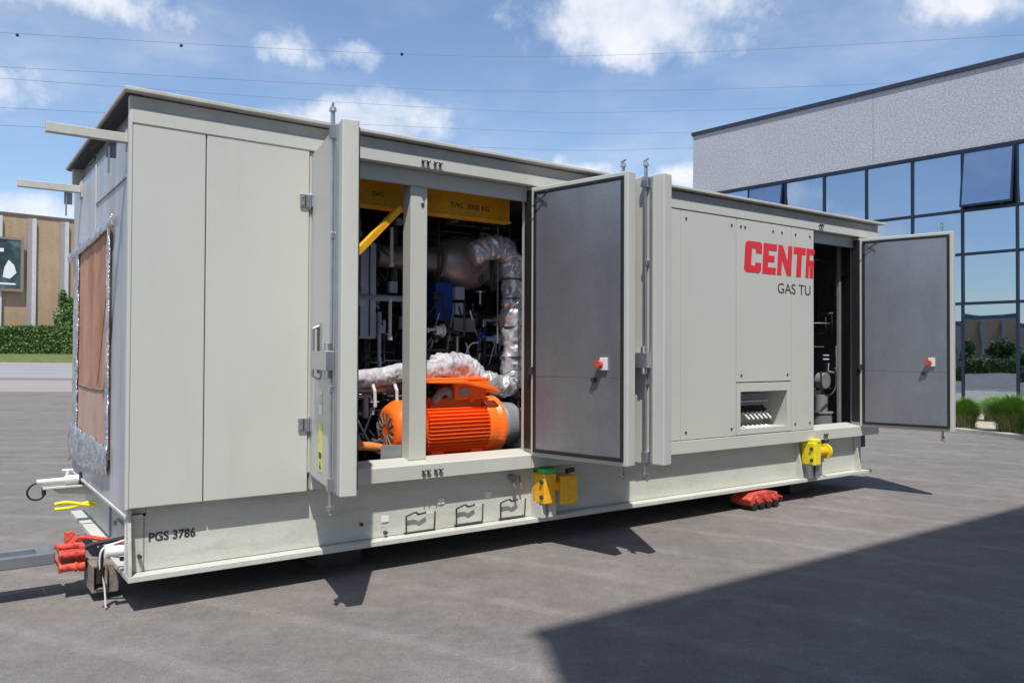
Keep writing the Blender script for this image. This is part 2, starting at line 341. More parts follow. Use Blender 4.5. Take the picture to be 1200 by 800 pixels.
def tree(name, label, loc, h, rad, n, s, group, trunk_r=.12, m='leaf3', zc=.62):
    t = empty(name, label, 'tree', loc, 0, group)
    tk = MB(); tk.tube([(0, 0, 0), (.05, .03, h*.3), (-.03, .05, h*.6), (.02, 0, h*.85)], [trunk_r, trunk_r*.8, trunk_r*.5, trunk_r*.3], 8, sub=3)
    for i in range(6):
        a = i*1.05+random.random(); z = h*(.3+.08*i); tk.tube([(0, 0, z), (math.cos(a)*rad[0]*.3, math.sin(a)*rad[1]*.3, z+h*.1), (math.cos(a)*rad[0]*.65, math.sin(a)*rad[1]*.65, z+h*.16)], [trunk_r*.4, trunk_r*.25, trunk_r*.12], 6)
    tk.build('trunk', 'bark', t, smooth=True)
    cr_ = MB(); crown(cr_, (0, 0, h*zc), rad, n, s); raw(cr_, 'crown', m, t); return t
tree('leafy_shrub', 'bright green leafy bush growing above the hedge beside the steel end wall', (-63.5, 115.5, 1.3), 9.3, (2.4, 1.7, 4.3), 3500, .22, None, .12, 'leaf2', .55)

# ------------------------------------------------------------------ tan building, far left
M['tan'] = mat('tan_ribbed_concrete', (.36, .245, .145), .85, 0, .8, .10, .1, 20, stretch=(1, 1, .3), col2=(.44, .31, .19), fine=(9, .1))
M['pil_w'] = mat('pale_pilaster', (.52, .50, .50), .7, 0, 3, .1)
M['pil_g'] = mat('grey_pilaster', (.30, .27, .26), .7, 0, 3, .1)
M['capm'] = mat('dark_coping', (.12, .09, .10), .6, 0, 3, .1)
WD = Vector((.72, .69, 0)).normalized(); wa = math.atan2(WD.y, WD.x)
tb = empty('tan_building', 'tall tan concrete industrial hall with pale vertical pilasters behind the hedge', 'building', (-73, 115, 0), wa)
b = MB(); b.box(-46, 40, .0, 30, 0, 21.3); b.build('wall', 'tan', tb)
b = MB(); b.box(-46.1, 40.1, -.16, 30.1, 21.302, 21.62); b.build('roof_edge', 'capm', tb)
for i in range(-9, 9):
    x = 3.66+4.3*i
    b = MB(); b.box(x-.62, x-.02, -.35, -.003, 0, 21.0); p = b.build('pilaster', 'pil_g', tb)
    b = MB(); b.box(x-.015, x+.5, -.55, -.004, 0, 21.0); b.build('pale_strip', 'pil_w', p)
def poster_mat():
    m = bpy.data.materials.new('poster_picture'); m.use_nodes = True; t = m.node_tree; b = t.nodes['Principled BSDF']
    c = t.nodes.new('ShaderNodeTexCoord'); n = t.nodes.new('ShaderNodeTexNoise'); n.inputs['Scale'].default_value = .32; n.inputs['Detail'].default_value = 2; n.inputs['Distortion'].default_value = .8
    t.links.new(c.outputs['Object'], n.inputs['Vector']); r = t.nodes.new('ShaderNodeValToRGB'); t.links.new(n.outputs['Fac'], r.inputs[0])
    r.color_ramp.elements[0].position = .38; r.color_ramp.elements[0].color = (.015, .03, .035, 1); r.color_ramp.elements[1].position = .66; r.color_ramp.elements[1].color = (.09, .14, .145, 1)
    e = r.color_ramp.elements.new(.5); e.color = (.03, .06, .065, 1)
    t.links.new(r.outputs[0], b.inputs['Base Color']); b.inputs['Roughness'].default_value = .5; return m
M['poster'] = poster_mat()
ps = empty('wall_poster', 'large dark teal poster in a brown frame mounted on the tan building', 'poster', Vector((-73, 115, 0))+WD*-2.4, wa)
b = MB(); b.box(-5, 4.9, -.9, -.62, 10.2, 10.6); b.box(-5, 4.9, -.9, -.62, 17.6, 17.9); b.box(4.5, 4.9, -.9, -.62, 10.6, 17.6); b.box(-5, -4.6, -.9, -.62, 10.6, 17.6); b.build('frame', M['rusty'], ps)
b = MB(); b.box(-4.6, 4.5, -.8, -.62, 10.6, 17.6); b.build('picture', 'poster', ps)
b = MB(); b.prism([(2.3, 12.2), (3.2, 12.0), (4.0, 12.9), (3.7, 14.0), (3.0, 14.7), (2.5, 13.6)], 'y', -.82, -.803); b.build('pale_shape', M['white'], ps)
b = MB(); b.box(-3.8, 3.9, -.82, -.804, 11.15, 11.4); b.build('caption_strip', 'white', ps)
b = MB(); b.box(-3.5, 2.4, -.82, -.804, 15.8, 16.3); b.build('headline_strip', 'white', ps)

# ------------------------------------------------------------------ office building, right
M['stone'] = mat('grey_pebble_render', (.42, .425, .47), .9, 0, .9, .05, .5, 30, fine=(16, .20))
M['coping'] = mat('dark_coping_metal', (.05, .06, .08), .4, .5, 3, .1)
M['navy'] = mat('navy_frame', (.012, .022, .042), .35, .2, 5, .1)
gm = bpy.data.materials.new('coated_glass'); gm.use_nodes = True; b_ = gm.node_tree.nodes['Principled BSDF']
b_.inputs['Base Color'].default_value = (.43, .50, .60, 1); b_.inputs['Metallic'].default_value = 1; b_.inputs['Roughness'].default_value = .015
t_ = gm.node_tree; c_ = t_.nodes.new('ShaderNodeTexCoord'); n_ = t_.nodes.new('ShaderNodeTexNoise'); n_.inputs['Scale'].default_value = .9; n_.inputs['Detail'].default_value = 1
t_.links.new(c_.outputs['Object'], n_.inputs['Vector']); bp_ = t_.nodes.new('ShaderNodeBump'); bp_.inputs['Strength'].default_value = .10; bp_.inputs['Distance'].default_value = .02
t_.links.new(n_.outputs['Fac'], bp_.inputs['Height']); t_.links.new(bp_.outputs[0], b_.inputs['Normal'])
M['glass'] = gm
FD = Vector((.663, -.748, 0)).normalized()         # facade runs from the far corner towards the near right
fa = math.atan2(FD.y, FD.x)
# office frame: x = -k (distance towards the near right), y into the building is +; local y axis = rot90(FD) = (.748,.663)
ob = empty('office_building', 'two storey grey rendered office block with a dark blue glass facade', 'building', (15.85, 25.5, 0), fa)
X0 = -12.17; XG = -11.04; XE = 8.16; ZG = 8.47; ZT = 11.2
b = MB(); b.box(X0, XE+3, 0, 16, ZG+.002, ZT-.15); b.box(X0, XG-.003, 0, 16, 0, ZG); b.box(XE+.003, XE+3, 0, 16, 0, ZG); b.build('wall', 'stone', ob)
b = MB(); b.box(X0-.05, XE+3.05, -.06, 16.05, ZT-.148, ZT); b.build('roof_edge', 'coping', ob)
b = MB(); b.box(-4.4, -4.38, -.004, .02, ZG+.1, ZT-.16); b.build('joint', 'pil_g', ob)
b = MB(); b.box(XG, XE, .25, .4, 0, ZG); b.build('inner_wall', 'navy', ob)
fb = MB(); rows = [0.0, 3.37, 5.0, 6.44, ZG]
cols = [XG + 1.6*i for i in range(13)]
for i, x in enumerate(cols):
    wd = .035
    fb.box(max(XG, x-wd), min(XE, x+wd), -.05, .12, 0.02, ZG-.12)
for z, wd in ((.06, .05), (3.37, .045), (5.0, .035), (6.44, .045)):
    fb.box(XG+.04, XE-.04, -.045, .11, z-wd, z+wd)
fb.box(XG, XE, -.055, .13, ZG-.118, ZG)
fb.build('mullion_grid', 'navy', ob)
OPEN = {(1, 3), (6, 3)}
for i in range(12):
    for j in range(4):
        x0, x1 = cols[i]+.036, cols[i+1]-.036; z0, z1 = rows[j]+.05, rows[j+1]-(.12 if j == 3 else .05)
        if (i, j) in OPEN:
            wn = MB(); h = z1-z0; f = .06
            wn.box(x0-x0, x1-x0, -.05, 0, -h, -h+f); wn.box(0, x1-x0, -.05, 0, -f, 0); wn.box(0, f, -.05, 0, -h+f, -f); wn.box(x1-x0-f, x1-x0, -.05, 0, -h+f, -f)
            o = wn.build('open_window', 'navy', ob); o.location = (x0, -.05, z1); o.rotation_euler = (R(-9), 0, 0)
            o['label'] = 'tilted open window pushed out at its foot'
            pn = MB(); pn.box(f+.001, x1-x0-f-.001, -.04, -.02, -h+f+.001, -f-.001); pn.build('pane', 'glass', o)
        else:
            wn = MB(); wn.box(x0, x1, .02, .04, z0, z1)
            o = MB(); o.box(x0-(x0+x1)/2, x1-(x0+x1)/2, -.01, .01, z0-(z0+z1)/2, z1-(z0+z1)/2); o = o.build('window', 'glass', ob); o.location = ((x0+x1)/2, .03, (z0+z1)/2); o.rotation_euler = (R(random.uniform(-.35, .35)), 0, R(random.uniform(-.35, .35)))

# kerb and gravel bed in front of the office
kp = [(-1, 26.5), (4.5, 21.4), (7.0, 19.5), (8.5, 18.44), (9.2, 17.95), (9.66, 17.49), (9.95, 16.8), (10.14, 15.96), (10.3, 14.0), (10.4, 10.5)]
def strip(pts, w0, w1, z0, z1):
    mb = MB(); P = [Vector((x, y, 0)) for x, y in pts]; V = []
    for i, p in enumerate(P):
        d = (P[min(i+1, len(P)-1)]-P[max(i-1, 0)]).normalized(); nn = Vector((-d.y, d.x, 0))
        for ww in (w0, w1):
            q = p+nn*ww
            V += [(q.x, q.y, z0), (q.x, q.y, z1)]
    F = []
    for i in range(len(P)-1):
        a = i*4; b = a+4
        F += [(a, b, b+1, a+1), (a+2, a+3, b+3, b+2), (a+1, b+1, b+3, a+3)]
    F += [(0, 1, 3, 2), tuple(len(V)-4+k for k in (0, 2, 3, 1))]
    mb.add(V, F); return mb
tag(strip(kp, 0, .28, 0, .075).build('kerb', 'kerb'), kind='structure')
bed = MB(); poly = [(x, y) for x, y in kp]; foot = [(15.85+FD.x*x, 25.5+FD.y*x) for x in (11, -12.2)]
shift = [(x+.2, y+.2) for x, y in poly]
V = [(x, y, .045) for x, y in shift] + [(foot[0][0]+.1, foot[0][1]-.1, .045), (foot[1][0], foot[1][1], .045)]
bed.add(V, [tuple(range(len(V)))]); tag(bed.build('gravel_bed', 'gravel'), kind='structure')

M['blade'] = leaf_mat('grass_blades', (.09, .21, .02), (.22, .36, .07))
M['blade2'] = leaf_mat('dry_grass_blades', (.16, .15, .05), (.30, .25, .12))
def grass_tuft(n=1500, h=.75, r=.55):
    mb = MB()
    for i in range(n):
        a = random.random()*6.283; q = random.random()**.7; r0 = q*r*.45
        px, py = math.cos(a)*r0, math.sin(a)*r0; hh = h*random.uniform(.6, 1.05)*(1-.25*q); rr = r*(.35+.75*q)*random.uniform(.6, 1.2)*.75
        a2 = a+random.gauss(0, .35); dx, dy = math.cos(a2), math.sin(a2); wx, wy = -dy*.006, dx*.006
        pts = []
        for k in range(5):
            t = k/4; pts.append((px+dx*rr*t*t*.9, py+dy*rr*t*t*.9, hh*(t-.28*t**3) if True else 0, 1-t*.85))
        V = []
        for x, y, z, ww in pts: V += [(x-wx*ww, y-wy*ww, z), (x+wx*ww, y+wy*ww, z)]
        mb.add(V, [(2*k, 2*k+1, 2*k+3, 2*k+2) for k in range(4)])
    return mb
spots = [((10.12, 17.98), .66, 'clump of ornamental grass next to the open right hand door, leftmost of the row'),
         ((10.55, 16.95), .78, 'broad clump of ornamental grass by the kerb at the right edge of the picture'),
         ((11.9, 19.9), .6, 'ornamental grass clump behind the bare gravel gap, nearer the glass'),
         ((8.9, 20.0), .7, 'ornamental grass clump behind the open right hand door'),
         ((10.75, 15.7), .8, 'ornamental grass clump nearest the camera at the right end of the bed'),
         ((13.3, 18.1), .7, 'ornamental grass clump against the glass at the right end')]
pg = None
for (x, y), h, lab in spots:
    if pg is None:
        pg = empty('ornamental_grass', lab, 'grass clump', (x, y, .045), 0, 'ornamental grasses in the gravel bed')
        raw(grass_tuft(5200, .92, .34), 'blades', 'blade', pg); raw(grass_tuft(450, .7, .42), 'dry_blades', 'blade2', pg); g_ = pg
    else:
        g_ = copy_tree(pg); g_['label'] = lab
    g_.location = (x, y, .045); g_.rotation_euler.z = random.random()*6; k = h/.62; g_.scale = (k*1.1, k*1.1, k) if h < .7 else (k*1.35, k*1.35, k)

# building whose shade falls across the yard (beside and behind the camera)
M['hallwall'] = mat('grey_cladding', (.35, .35, .36), .6, .1, 2, .08)
hd = Vector((.805, .593, 0)).normalized(); ha = math.atan2(hd.y, hd.x)
hall = empty('grey_hall', 'plain grey clad hall beside the photographer', 'building', (.86, -2.55, 0), ha)
b = MB(); b.box(0, 16, -10, 0, 0, 13.8); b.build('wall', 'hallwall', hall)
b = MB(); b.box(-.05, 16.05, -10.05, .0, 13.802, 14.0); b.build('roof_edge', 'capm', hall)

# things seen mirrored in the office glass: hedge, trees, a tan hall with a blue sign
hedge('low_hedge', 'low clipped hedge along the yard edge facing the office glass', -28, -26.5, -16, 13, 0, 1.25, 7000, .12)
tt = None
for i in range(8):
    lab = 'small round tree facing the office, %s' % ['nearest the south end', 'second from the south end', 'third from the south end', 'fourth from the south end', 'fourth from the north end', 'third from the north end', 'second from the north end', 'nearest the north end'][i]
    if tt is None:
        tt = tree('round_tree', lab, (-30.5, -14, 0), 3.7, (1.25, 1.25, 1.05), 2600, .13, 'row of round trees facing the office glass'); q = tt
    else:
        q = copy_tree(tt); q['label'] = lab
    q.location = (-30.5, -14+3.6*i, 0); q.rotation_euler.z = i*1.3; q.scale = (1, 1, random.uniform(.85, 1.1))
th_ = empty('low_tan_hall', 'low tan concrete hall with brown ribs and a long blue roof sign', 'building', (-45, 0, 0), 0)
b = MB(); b.box(-15, 0, -30, 22, 0, 5.2); b.build('wall', 'tan', th_)
for i in range(26):
    b = MB(); b.box(.002, .35, -29+2*i, -28.55+2*i, 0, 5.0); b.build('rib', 'pil_g', th_)
b = MB(); b.box(-.6, -.3, -8, 8, 5.2, 5.7); b.build('roof_sign', mat('faded_blue_sign', (.03, .09, .22), .5), th_)

# ------------------------------------------------------------------ overhead wires
M['wire'] = mat('wire', (.10, .11, .13), .5, .3, 1, .1)
wires = [([(-90, 50.1), (-16.7, 46.4), (25.4, 46.8), (90, 50.6)], 120, True, 'topmost overhead wire carrying dark marker balls'),
         ([(-90, 44.9), (-25.7, 41.7), (-.2, 40.9), (38.2, 41.6), (90, 44)], 120, False, 'second overhead wire from the top, crossing just above the office corner'),
         ([(-90, 44.0), (-10.4, 38.9), (26.7, 38.7), (80, 41)], 122, False, 'third overhead wire from the top'),
         ([(-90, 39.2), (-5.3, 35.7), (26.7, 35.4), (80, 38)], 122, False, 'fourth overhead wire from the top'),
         ([(-90, 37.0), (-.1, 33.3), (26.7, 33.5), (80, 35)], 124, False, 'lowest overhead wire, just above the enclosure roof')]
for pts, y, balls, lab in wires:
    t = empty('power_line', lab, 'power line', (0, y, 0), 0, 'power lines crossing the sky')
    mb = MB(); mb.tube([(x, 0, z) for x, z in pts], .026, 5, sub=14); mb.build('cable', 'wire', t)
    if balls:
        for x, z in ((-74.4, 49.0), (-49.8, 47.55), (-16.7, 46.4)):
            bm = bmesh.new(); bmesh.ops.create_icosphere(bm, subdivisions=2, radius=.25); me = bpy.data.meshes.new('marker_ball'); bm.to_mesh(me); bm.free(); me.materials.append(M['black'])
            o = bpy.data.objects.new('marker_ball', me); C.objects.link(o); o.parent = t; o.location = (x, 0, z)

# ================================================================== the turbine enclosure
en = empty('turbine_enclosure', 'large cream steel turbine enclosure with four doors standing open', 'enclosure', A0, TH)
WDT = 2.60
def P(mb, name, m='cream', parent=en, bevel=.004, **k): return mb.build(name, m, parent, bevel=bevel, **k)
# base beam: web, flanges, gussets
b = MB(); b.box(.12, 8.40, .10, .13, .246, .672); b.box(.10, .13, .10, WDT-.1, .246, .60); b.box(.12, 8.40, WDT-.13, WDT-.10, .246, .672); b.box(8.37, 8.40, .13, WDT-.13, .246, .672)
P(b, 'base_beam', 'cream_worn')
b = MB(); b.box(0, 8.48, 0, .22, .205, .243); b.box(0, 8.48, WDT-.22, WDT, .205, .243); b.box(0, .20, .222, WDT-.222, .205, .243); b.box(8.28, 8.48, .222, WDT-.222, .205, .243)
P(b, 'bottom_flange', 'cream_worn')
for x in (0.002, 3.24, 7.06, 8.24):
    b = MB()
    if x < 1: b.prism([(.004, .245), (.004, .30), (.05, .66), (.10, .66), (.10, .245)], 'x', x, x+.02)
    else: b.prism([(.012, .245), (.012, .27), (.085, .66), (.10, .66), (.10, .245)], 'x', x, x+.02)
    P(b, 'gusset', 'cream_worn', bevel=.002)
b = MB(); b.box(-.004, .118, .10, .12, .245, .594); b.box(.0, .118, .10, .12, .619, .67); P(b, 'corner_plate', 'cream_worn')
b = MB(); b.box(.16, 8.6, .16, WDT-.16, .50, .66); P(b, 'floor', 'dark_steel')
# cross pads below the base that carry it
for x, y in ((1.4, .5), (1.4, 2.1), (7.3, .5), (7.3, 2.1)):
    b = MB(); b.box(x, x+.35, y-.15, y+.15, .0, .203); P(b, 'support_block', 'dark_steel')
# front cladding
def panel(x0, x1, z0, z1, y0=0.0, th=.035, lab=None, screws=()):
    b = MB(); b.box(x0, x1, y0, y0+th, z0, z1); o = P(b, 'side_panel', bevel=.005)
    if screws:
        s = MB()
        for x, z in screws: s.cyl((x, y0-.008, z), (x, y0+.004, z), .012, n=8)
        s.build('screw', 'dark_steel', o)
    return o
panel(8.302, 8.64, .672, 3.10, .002); panel(.0, .446, .672, 3.11); panel(.454, 1.165, .672, 3.11)
panel(4.44, 5.03, .804, 3.10)
panel(5.036, 5.876, .804, 3.10, screws=[(5.10, 3.02), (5.80, 3.02), (5.10, .88), (5.80, .88)])
lp = panel(5.884, 6.834, 1.366, 3.10, screws=[(5.95, 3.02), (6.02, 3.02), (6.5, 3.02), (6.66, 3.02), (5.96, 1.44), (6.76, 1.44)])
rp = panel(6.842, 7.26, .804, 3.10, screws=[(6.91, 3.02), (7.18, 3.02), (6.9, .88), (7.18, .88)])
# dark gap backing behind the joints
b = MB(); b.box(.02, 1.16, .036, .055, .68, 3.12); b.box(4.42, 5.86, .036, .055, .81, 3.12); b.box(5.86, 7.25, .036, .055, 1.30, 3.12); b.box(6.80, 7.25, .036, .055, .81, 1.299)
P(b, 'backing_sheet', 'dark_steel', bevel=0)
# corner edge post (light)
b = MB(); b.box(-.022, -.002, -.004, .05, .668, 3.20); P(b, 'corner_trim', 'cream')
# cable entry recess
vx0, vx1, vz0, vz1, vd = 5.95, 6.76, .870, 1.262, .30
b = MB(); b.box(5.886, vx0, 0, .035, .808, 1.356); b.box(vx1, 6.832, 0, .035, .808, 1.356); b.box(vx0, vx1, 0, .035, .808, vz0); b.box(vx0, vx1, 0, .035, vz1, 1.356)
ve = P(b, 'recess_frame', bevel=.003)
b = MB(); b.box(vx0-.015, vx0, .036, vd, vz0, vz1); b.box(vx1, vx1+.015, .036, vd, vz0, vz1); b.box(vx0, vx1, .036, vd, vz0-.015, vz0); b.box(vx0, vx1, .036, vd, vz1, vz1+.015); b.box(vx0-.015, vx1+.015, vd, vd+.015, vz0-.015, vz1+.015)
P(b, 'recess_box', parent=ve, bevel=.002)
b = MB(); b.box(vx0+.12, vx0+.62, .16, vd-.001, 1.10, 1.235); P(b, 'gland_plate', 'grey', parent=ve, bevel=.002)
b = MB(); b.box(vx0+.10, vx0+.66, .15, .158, 1.14, 1.152); P(b, 'gland_rail', 'white', parent=ve, bevel=0)
for k in range(6):
    x = vx0+.17+k*.075
    b = MB(); b.cyl((x, .22, 1.13), (x+.04, .16, 1.055), .03, n=14); b.cyl((x+.04, .16, 1.055), (x+.05, .145, 1.03), .036, n=6); g_ = P(b, 'cable_gland', 'black', parent=ve, bevel=0)
for k in range(6):
    x = vx0+.19+k*.075
    b = MB(); b.cyl((x+.03, .15, 1.035), (x+.075, .09, .955), .011, n=10); b.cyl((x-.03+k*.002, .10, .885), (x+.0, .03, .868), .010, n=10)
    P(b, 'cable_tail', 'white', parent=ve, bevel=0)
# header, fascia, roof
b = MB(); b.box(-.015, 8.66, -.006, .08, 3.105, 3.20)
P(b, 'header_beam', 'cream', bevel=.006)
b = MB(); b.box(1.17, 4.44, .075, .11, 2.98, 3.104); P(b, 'inner_header', 'cream', bevel=.003); b = MB(); b.box(7.26, 8.29, .075, .11, 2.98, 3.104); P(b, 'inner_header', 'cream', bevel=.003)
b = MB(); b.box(-.02, 8.64, .01, .06, 3.20, 3.2835);  b.box(8.58, 8.64, .061, WDT, 3.12, 3.292); b.box(-.02, 8.64, WDT-.04, WDT+.02, 3.10, 3.292); P(b, 'fascia', 'cream_roof')
b = MB(); b.box(-.06, 8.70, -.055, WDT+.12, 3.293, 3.322); P(b, 'roof', 'cream_roof', bevel=.006)
b = MB(); b.box(.06, .09, .061, WDT-.041, 3.112, 3.292); P(b, 'end_fascia', 'grey'); b = MB(); b.box(-.045, .059, .0, WDT+.10, 3.284, 3.2915); P(b, 'soffit_shade', 'dark_steel', bevel=0)  # soffit: dark sheet added so the end overhang looks in shade
# sills
b = MB(); b.prism([(-.012, .68), (-.012, .79), (-.004, .80), (.20, .828), (.20, .68)], 'x', 1.19, 3.16); P(b, 'sill', 'cream', bevel=.003)
b = MB(); b.prism([(-.012, .68), (-.012, .79), (-.004, .80), (.20, .828), (.20, .68)], 'x', 3.166, 4.43); P(b, 'sill', 'cream', bevel=.003)
b = MB(); b.box(4.436, 7.255, -.012, .1, .672, .798); P(b, 'sill', 'cream', bevel=.003)
b = MB(); b.prism([(-.012, .672), (-.012, .788), (-.004, .796), (.20, .824), (.20, .672)], 'x', 7.26, 8.28); P(b, 'sill', 'cream', bevel=.003)
# posts
def post(x0, x1, y0=.03, y1=.14, z0=.80, z1=3.10, m='cream'):
    b = MB(); b.box(x0, x1, y0, y1, z0, z1); return P(b, 'post', m, bevel=.006)
p1 = post(2.035, 2.185, .09, .22, .815, 3.02)
b = MB(); b.cyl((2.14, .082, 2.84), (2.14, .1, 2.84), .014, n=10); P(b, 'bolt', 'dark_steel', parent=p1, bevel=0)
post(1.172, 1.196, .012, .16); post(3.175, 3.45, .012, .16); post(4.40, 4.432, .038, .16)
post(7.264, 7.285, .038, .16); post(8.205, 8.30, .004, .12)
for q in ((3.162, 3.172), (8.192, 8.202), (1.199, 1.207)):
    b = MB(); b.box(*q, -.002, .10, .84, 3.07); P(b, 'door_seal', 'black', bevel=0)
# wing-nut clips on header and sill
def clips(x, z, n=4, up=1):
    b = MB()
    for k in range(n):
        xx = x + k*.045 + (.02 if k > 1 else 0); b.cyl((xx, -.03, z), (xx, -.006, z), .008, n=8)
        b.tube([(xx-.016, -.03, z+.014*up), (xx, -.032, z), (xx+.016, -.03, z+.014*up)], .007, 6); b.tube([(xx, -.025, z), (xx+.004, -.03, z-.03)], .005, 6)
    return P(b, 'wing_clip', 'dark_steel', bevel=0)
clips(2.08, 3.15); clips(2.10, .735); clips(7.36, 3.165, 2); clips(7.44, .725, 2)
# back and right walls, linings
b = MB(); b.box(0, 8.64, WDT-.04, WDT, .672, 3.115); b.box(8.605, 8.64, .038, WDT-.041, .672, 3.115); P(b, 'outer_wall', 'cream')
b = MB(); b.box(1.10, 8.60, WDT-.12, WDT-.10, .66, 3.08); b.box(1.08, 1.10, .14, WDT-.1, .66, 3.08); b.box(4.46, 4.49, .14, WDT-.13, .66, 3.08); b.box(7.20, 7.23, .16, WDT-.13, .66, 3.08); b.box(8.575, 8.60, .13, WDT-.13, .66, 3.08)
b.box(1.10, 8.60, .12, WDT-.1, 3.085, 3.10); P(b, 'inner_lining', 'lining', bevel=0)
# left end wall: galvanised sheets around the opening
b = MB()
EY = [.05, .62, 2.18, WDT]
for (y0, y1, z0, z1) in ((.052, .618, .62, 3.11), (.622, 2.176, 2.53, 3.11), (2.182, WDT, .62, 3.11), (.622, 2.176, .62, .90)):
    b.box(.0, .03, y0, y1, z0, z1)
b.box(.001, .03, .623, 2.175, .903, 2.527)
ew = P(b, 'end_wall', 'steel_wall', bevel=.003)
b = MB(); b.box(-.012, -.001, .10, .13, 1.2, 3.1); b.box(-.012, -.001, 1.36, 1.39, 2.56, 3.1); b.box(-.010, -.001, .14, 1.355, 2.79, 2.81); P(b, 'seam', 'steel_wall', parent=ew, bevel=.002)
b = MB(); b.box(-.01, .10, .07, WDT-.02, .595, .617); P(b, 'end_trim', 'cream_worn', parent=ew)
b = MB(); b.box(-.012, -.001, .70, 2.2, 1.385, 2.529); bd = P(b, 'upper_board', 'rust', bevel=0)
b = MB(); b.box(-.013, -.001, .70, 2.2, .901, 1.38); P(b, 'lower_board', 'rust2', bevel=0)
b = MB(); b.tube([(-.013, 1.15, 1.42), (-.013, .95, 1.8), (-.013, .82, 2.05)], .005, 6, sub=6); P(b, 'crack', 'rusty', parent=bd, bevel=0)
b = MB(); b.tube([(-.014, 2.1, 1.385), (-.014, 1.5, 1.375), (-.014, .8, 1.385)], .008, 6, sub=6); P(b, 'board_joint', 'rusty', parent=bd, bevel=0)
def foil_strip(y0, z0, y1, z1, wd0, wd1, seed, amp=.022, nx=60, ny=9, lift=.02):
    mb = MB(); d = Vector((y1-y0, z1-z0)); L = d.length; d.normalize(); n = Vector((-d.y, d.x)); V = []
    for side in (0, 1):
        for i in range(nx+1):
            t = i/nx; ww = wd0*(1-t)+wd1*t
            for j in range(ny+1):
                u = j/ny-.5; e = 1 + .25*mn.noise(Vector((t*L*9, seed, j > ny/2)))
                y = y0+d.x*L*t+n.x*ww*u*e; z = z0+d.y*L*t+n.y*ww*u*e
                x = -.016-lift*(1-4*u*u)*.5 - amp*(.75+1.1*abs(mn.noise(Vector((y*9, z*9, seed))))+.5*mn.noise(Vector((y*24, z*24, seed))))
                V.append((x + side*.006, y, z))
    F = []; st = (nx+1)*(ny+1)
    for i in range(nx):
        for j in range(ny):
            a = i*(ny+1)+j; q = (a, a+1, a+ny+2, a+ny+1); F.append(q); F.append(tuple(st+k for k in reversed(q)))
    rim = [i*(ny+1) for i in range(nx+1)] + [nx*(ny+1)+j for j in range(1, ny+1)] + [i*(ny+1)+ny for i in range(nx-1, -1, -1)] + [j for j in range(ny-1, 0, -1)]
    for i in range(len(rim)):
        a, c = rim[i], rim[(i+1) % len(rim)]; F.append((a, c, st+c, st+a))
    mb.add(V, F); return mb
for y0, z0, y1, z1, a, c, s, am in ((.70, .86, .70, 2.54, .09, .07, 1, .008), (.62, .90, 2.45, .88, .20, .32, 2, .018), (2.30, .80, 2.16, 2.48, .34, .10, 3, .010), (2.62, 2.49, .52, 2.56, .09, .07, 4, .016)):
    P(foil_strip(y0, z0, y1, z1, a, c, s*7.3, am), 'foil_trim', 'foil', bevel=0, smooth=True)
# protruding lifting bars at the top of the end wall
for y in (.10, 2.12):
    b = MB(); b.box(-.47, -.012, y, y+.05, 3.0, 3.06); lb = P(b, 'lifting_bar', 'cream_roof', bevel=.004)
    b = MB(); b.box(-.012, .0, y-.03, y+.10, 2.96, 3.10); P(b, 'mount_plate', 'cream_roof', parent=lb)
    b = MB(); b.box(-.13, -.07, y+.052, y+.06, 2.90, 3.0); b.box(-.122, -.112, y+.02, y+.052, 2.80, 3.0); P(b, 'drop_strip', 'galv', parent=lb, bevel=0)
b = MB(); b.tube([(-.16, .16, 2.985), (-.20, .2, 2.95), (-.18, .24, 2.90), (-.21, .28, 2.86)], .007, 6, sub=4); P(b, 'shackle', 'dark_steel', bevel=0)
# roof bits
b = MB(); b.cyl((.9, .3, 3.322), (.9, .3, 3.36), .02, n=8); b.cyl((1.0, .3, 3.322), (1.0, .3, 3.35), .015, n=8); P(b, 'roof_bolt', 'dark_steel', bevel=0)
b = MB(); b.prism([(7.1, 3.322), (7.35, 3.322), (7.3, 3.36), (7.15, 3.37)], 'y', .9, 1.2); P(b, 'roof_cap', M['orange_duct'])
# right end sill corner: added grey block, door shade put into its colour
b = MB(); b.box(8.66, 8.80, .10, .5, .665, .775); P(b, 'shaded_sill_end', 'grey', bevel=.03)
# stiffener lifting pockets on the web
for x0, x1, z0, z1 in ((2.0, 2.26, .255, .39), (2.46, 2.72, .262, .40), (2.90, 3.16, .262, .40)):
    b = MB(); b.box(x0, x1, .088, .099, z0, z1); pk = P(b, 'pocket_cover', 'cream_worn', bevel=.002)
    b = MB(); b.tube([(x0, .07, z1+.005), (x0+.005, .075, z0), ], .007, 6); b.tube([(x1, .07, z1+.01), (x1-.003, .075, z0)], .006, 6); b.box(x0-.01, x1, .082, .087, z0-.008, z0+.004)
    b.tube([(x0-.01, .06, z1), (x0+.07, .05, z1+.022), (x0+.10, .05, z1+.006), (x0+.17, .06, z1+.012)], .009, 6, sub=4); P(b, 'latch', 'dark_steel', parent=pk, bevel=0)
for x, z in ((1.80, .36), (2.30, .445), (2.76, .455)):
    b = MB(); b.box(x, x+.06, .092, .099, z, z+.045); P(b, 'plate', 'white', bevel=0)
b = MB(); b.cyl((1.83, .07, .28), (1.83, .10, .28), .014, n=8); b.cyl((.05+.03, .05, .35), (.08, .10, .35), .012, n=8); b.cyl((1.63, .075, .365), (1.63, .10, .365), .012, n=8); P(b, 'bolt', 'dark_steel', bevel=0)
b = MB(); b.cyl((3.02, .04, .60), (3.02, .10, .60), .03, n=10); b.tube([(3.0, .06, .60), (3.03, .05, .52), (3.05, .07, .42)], .012, 6); b.tube([(3.08, .06, .62), (3.10, .05, .5)], .01, 6); P(b, 'earthing_lug', 'grey', bevel=0)

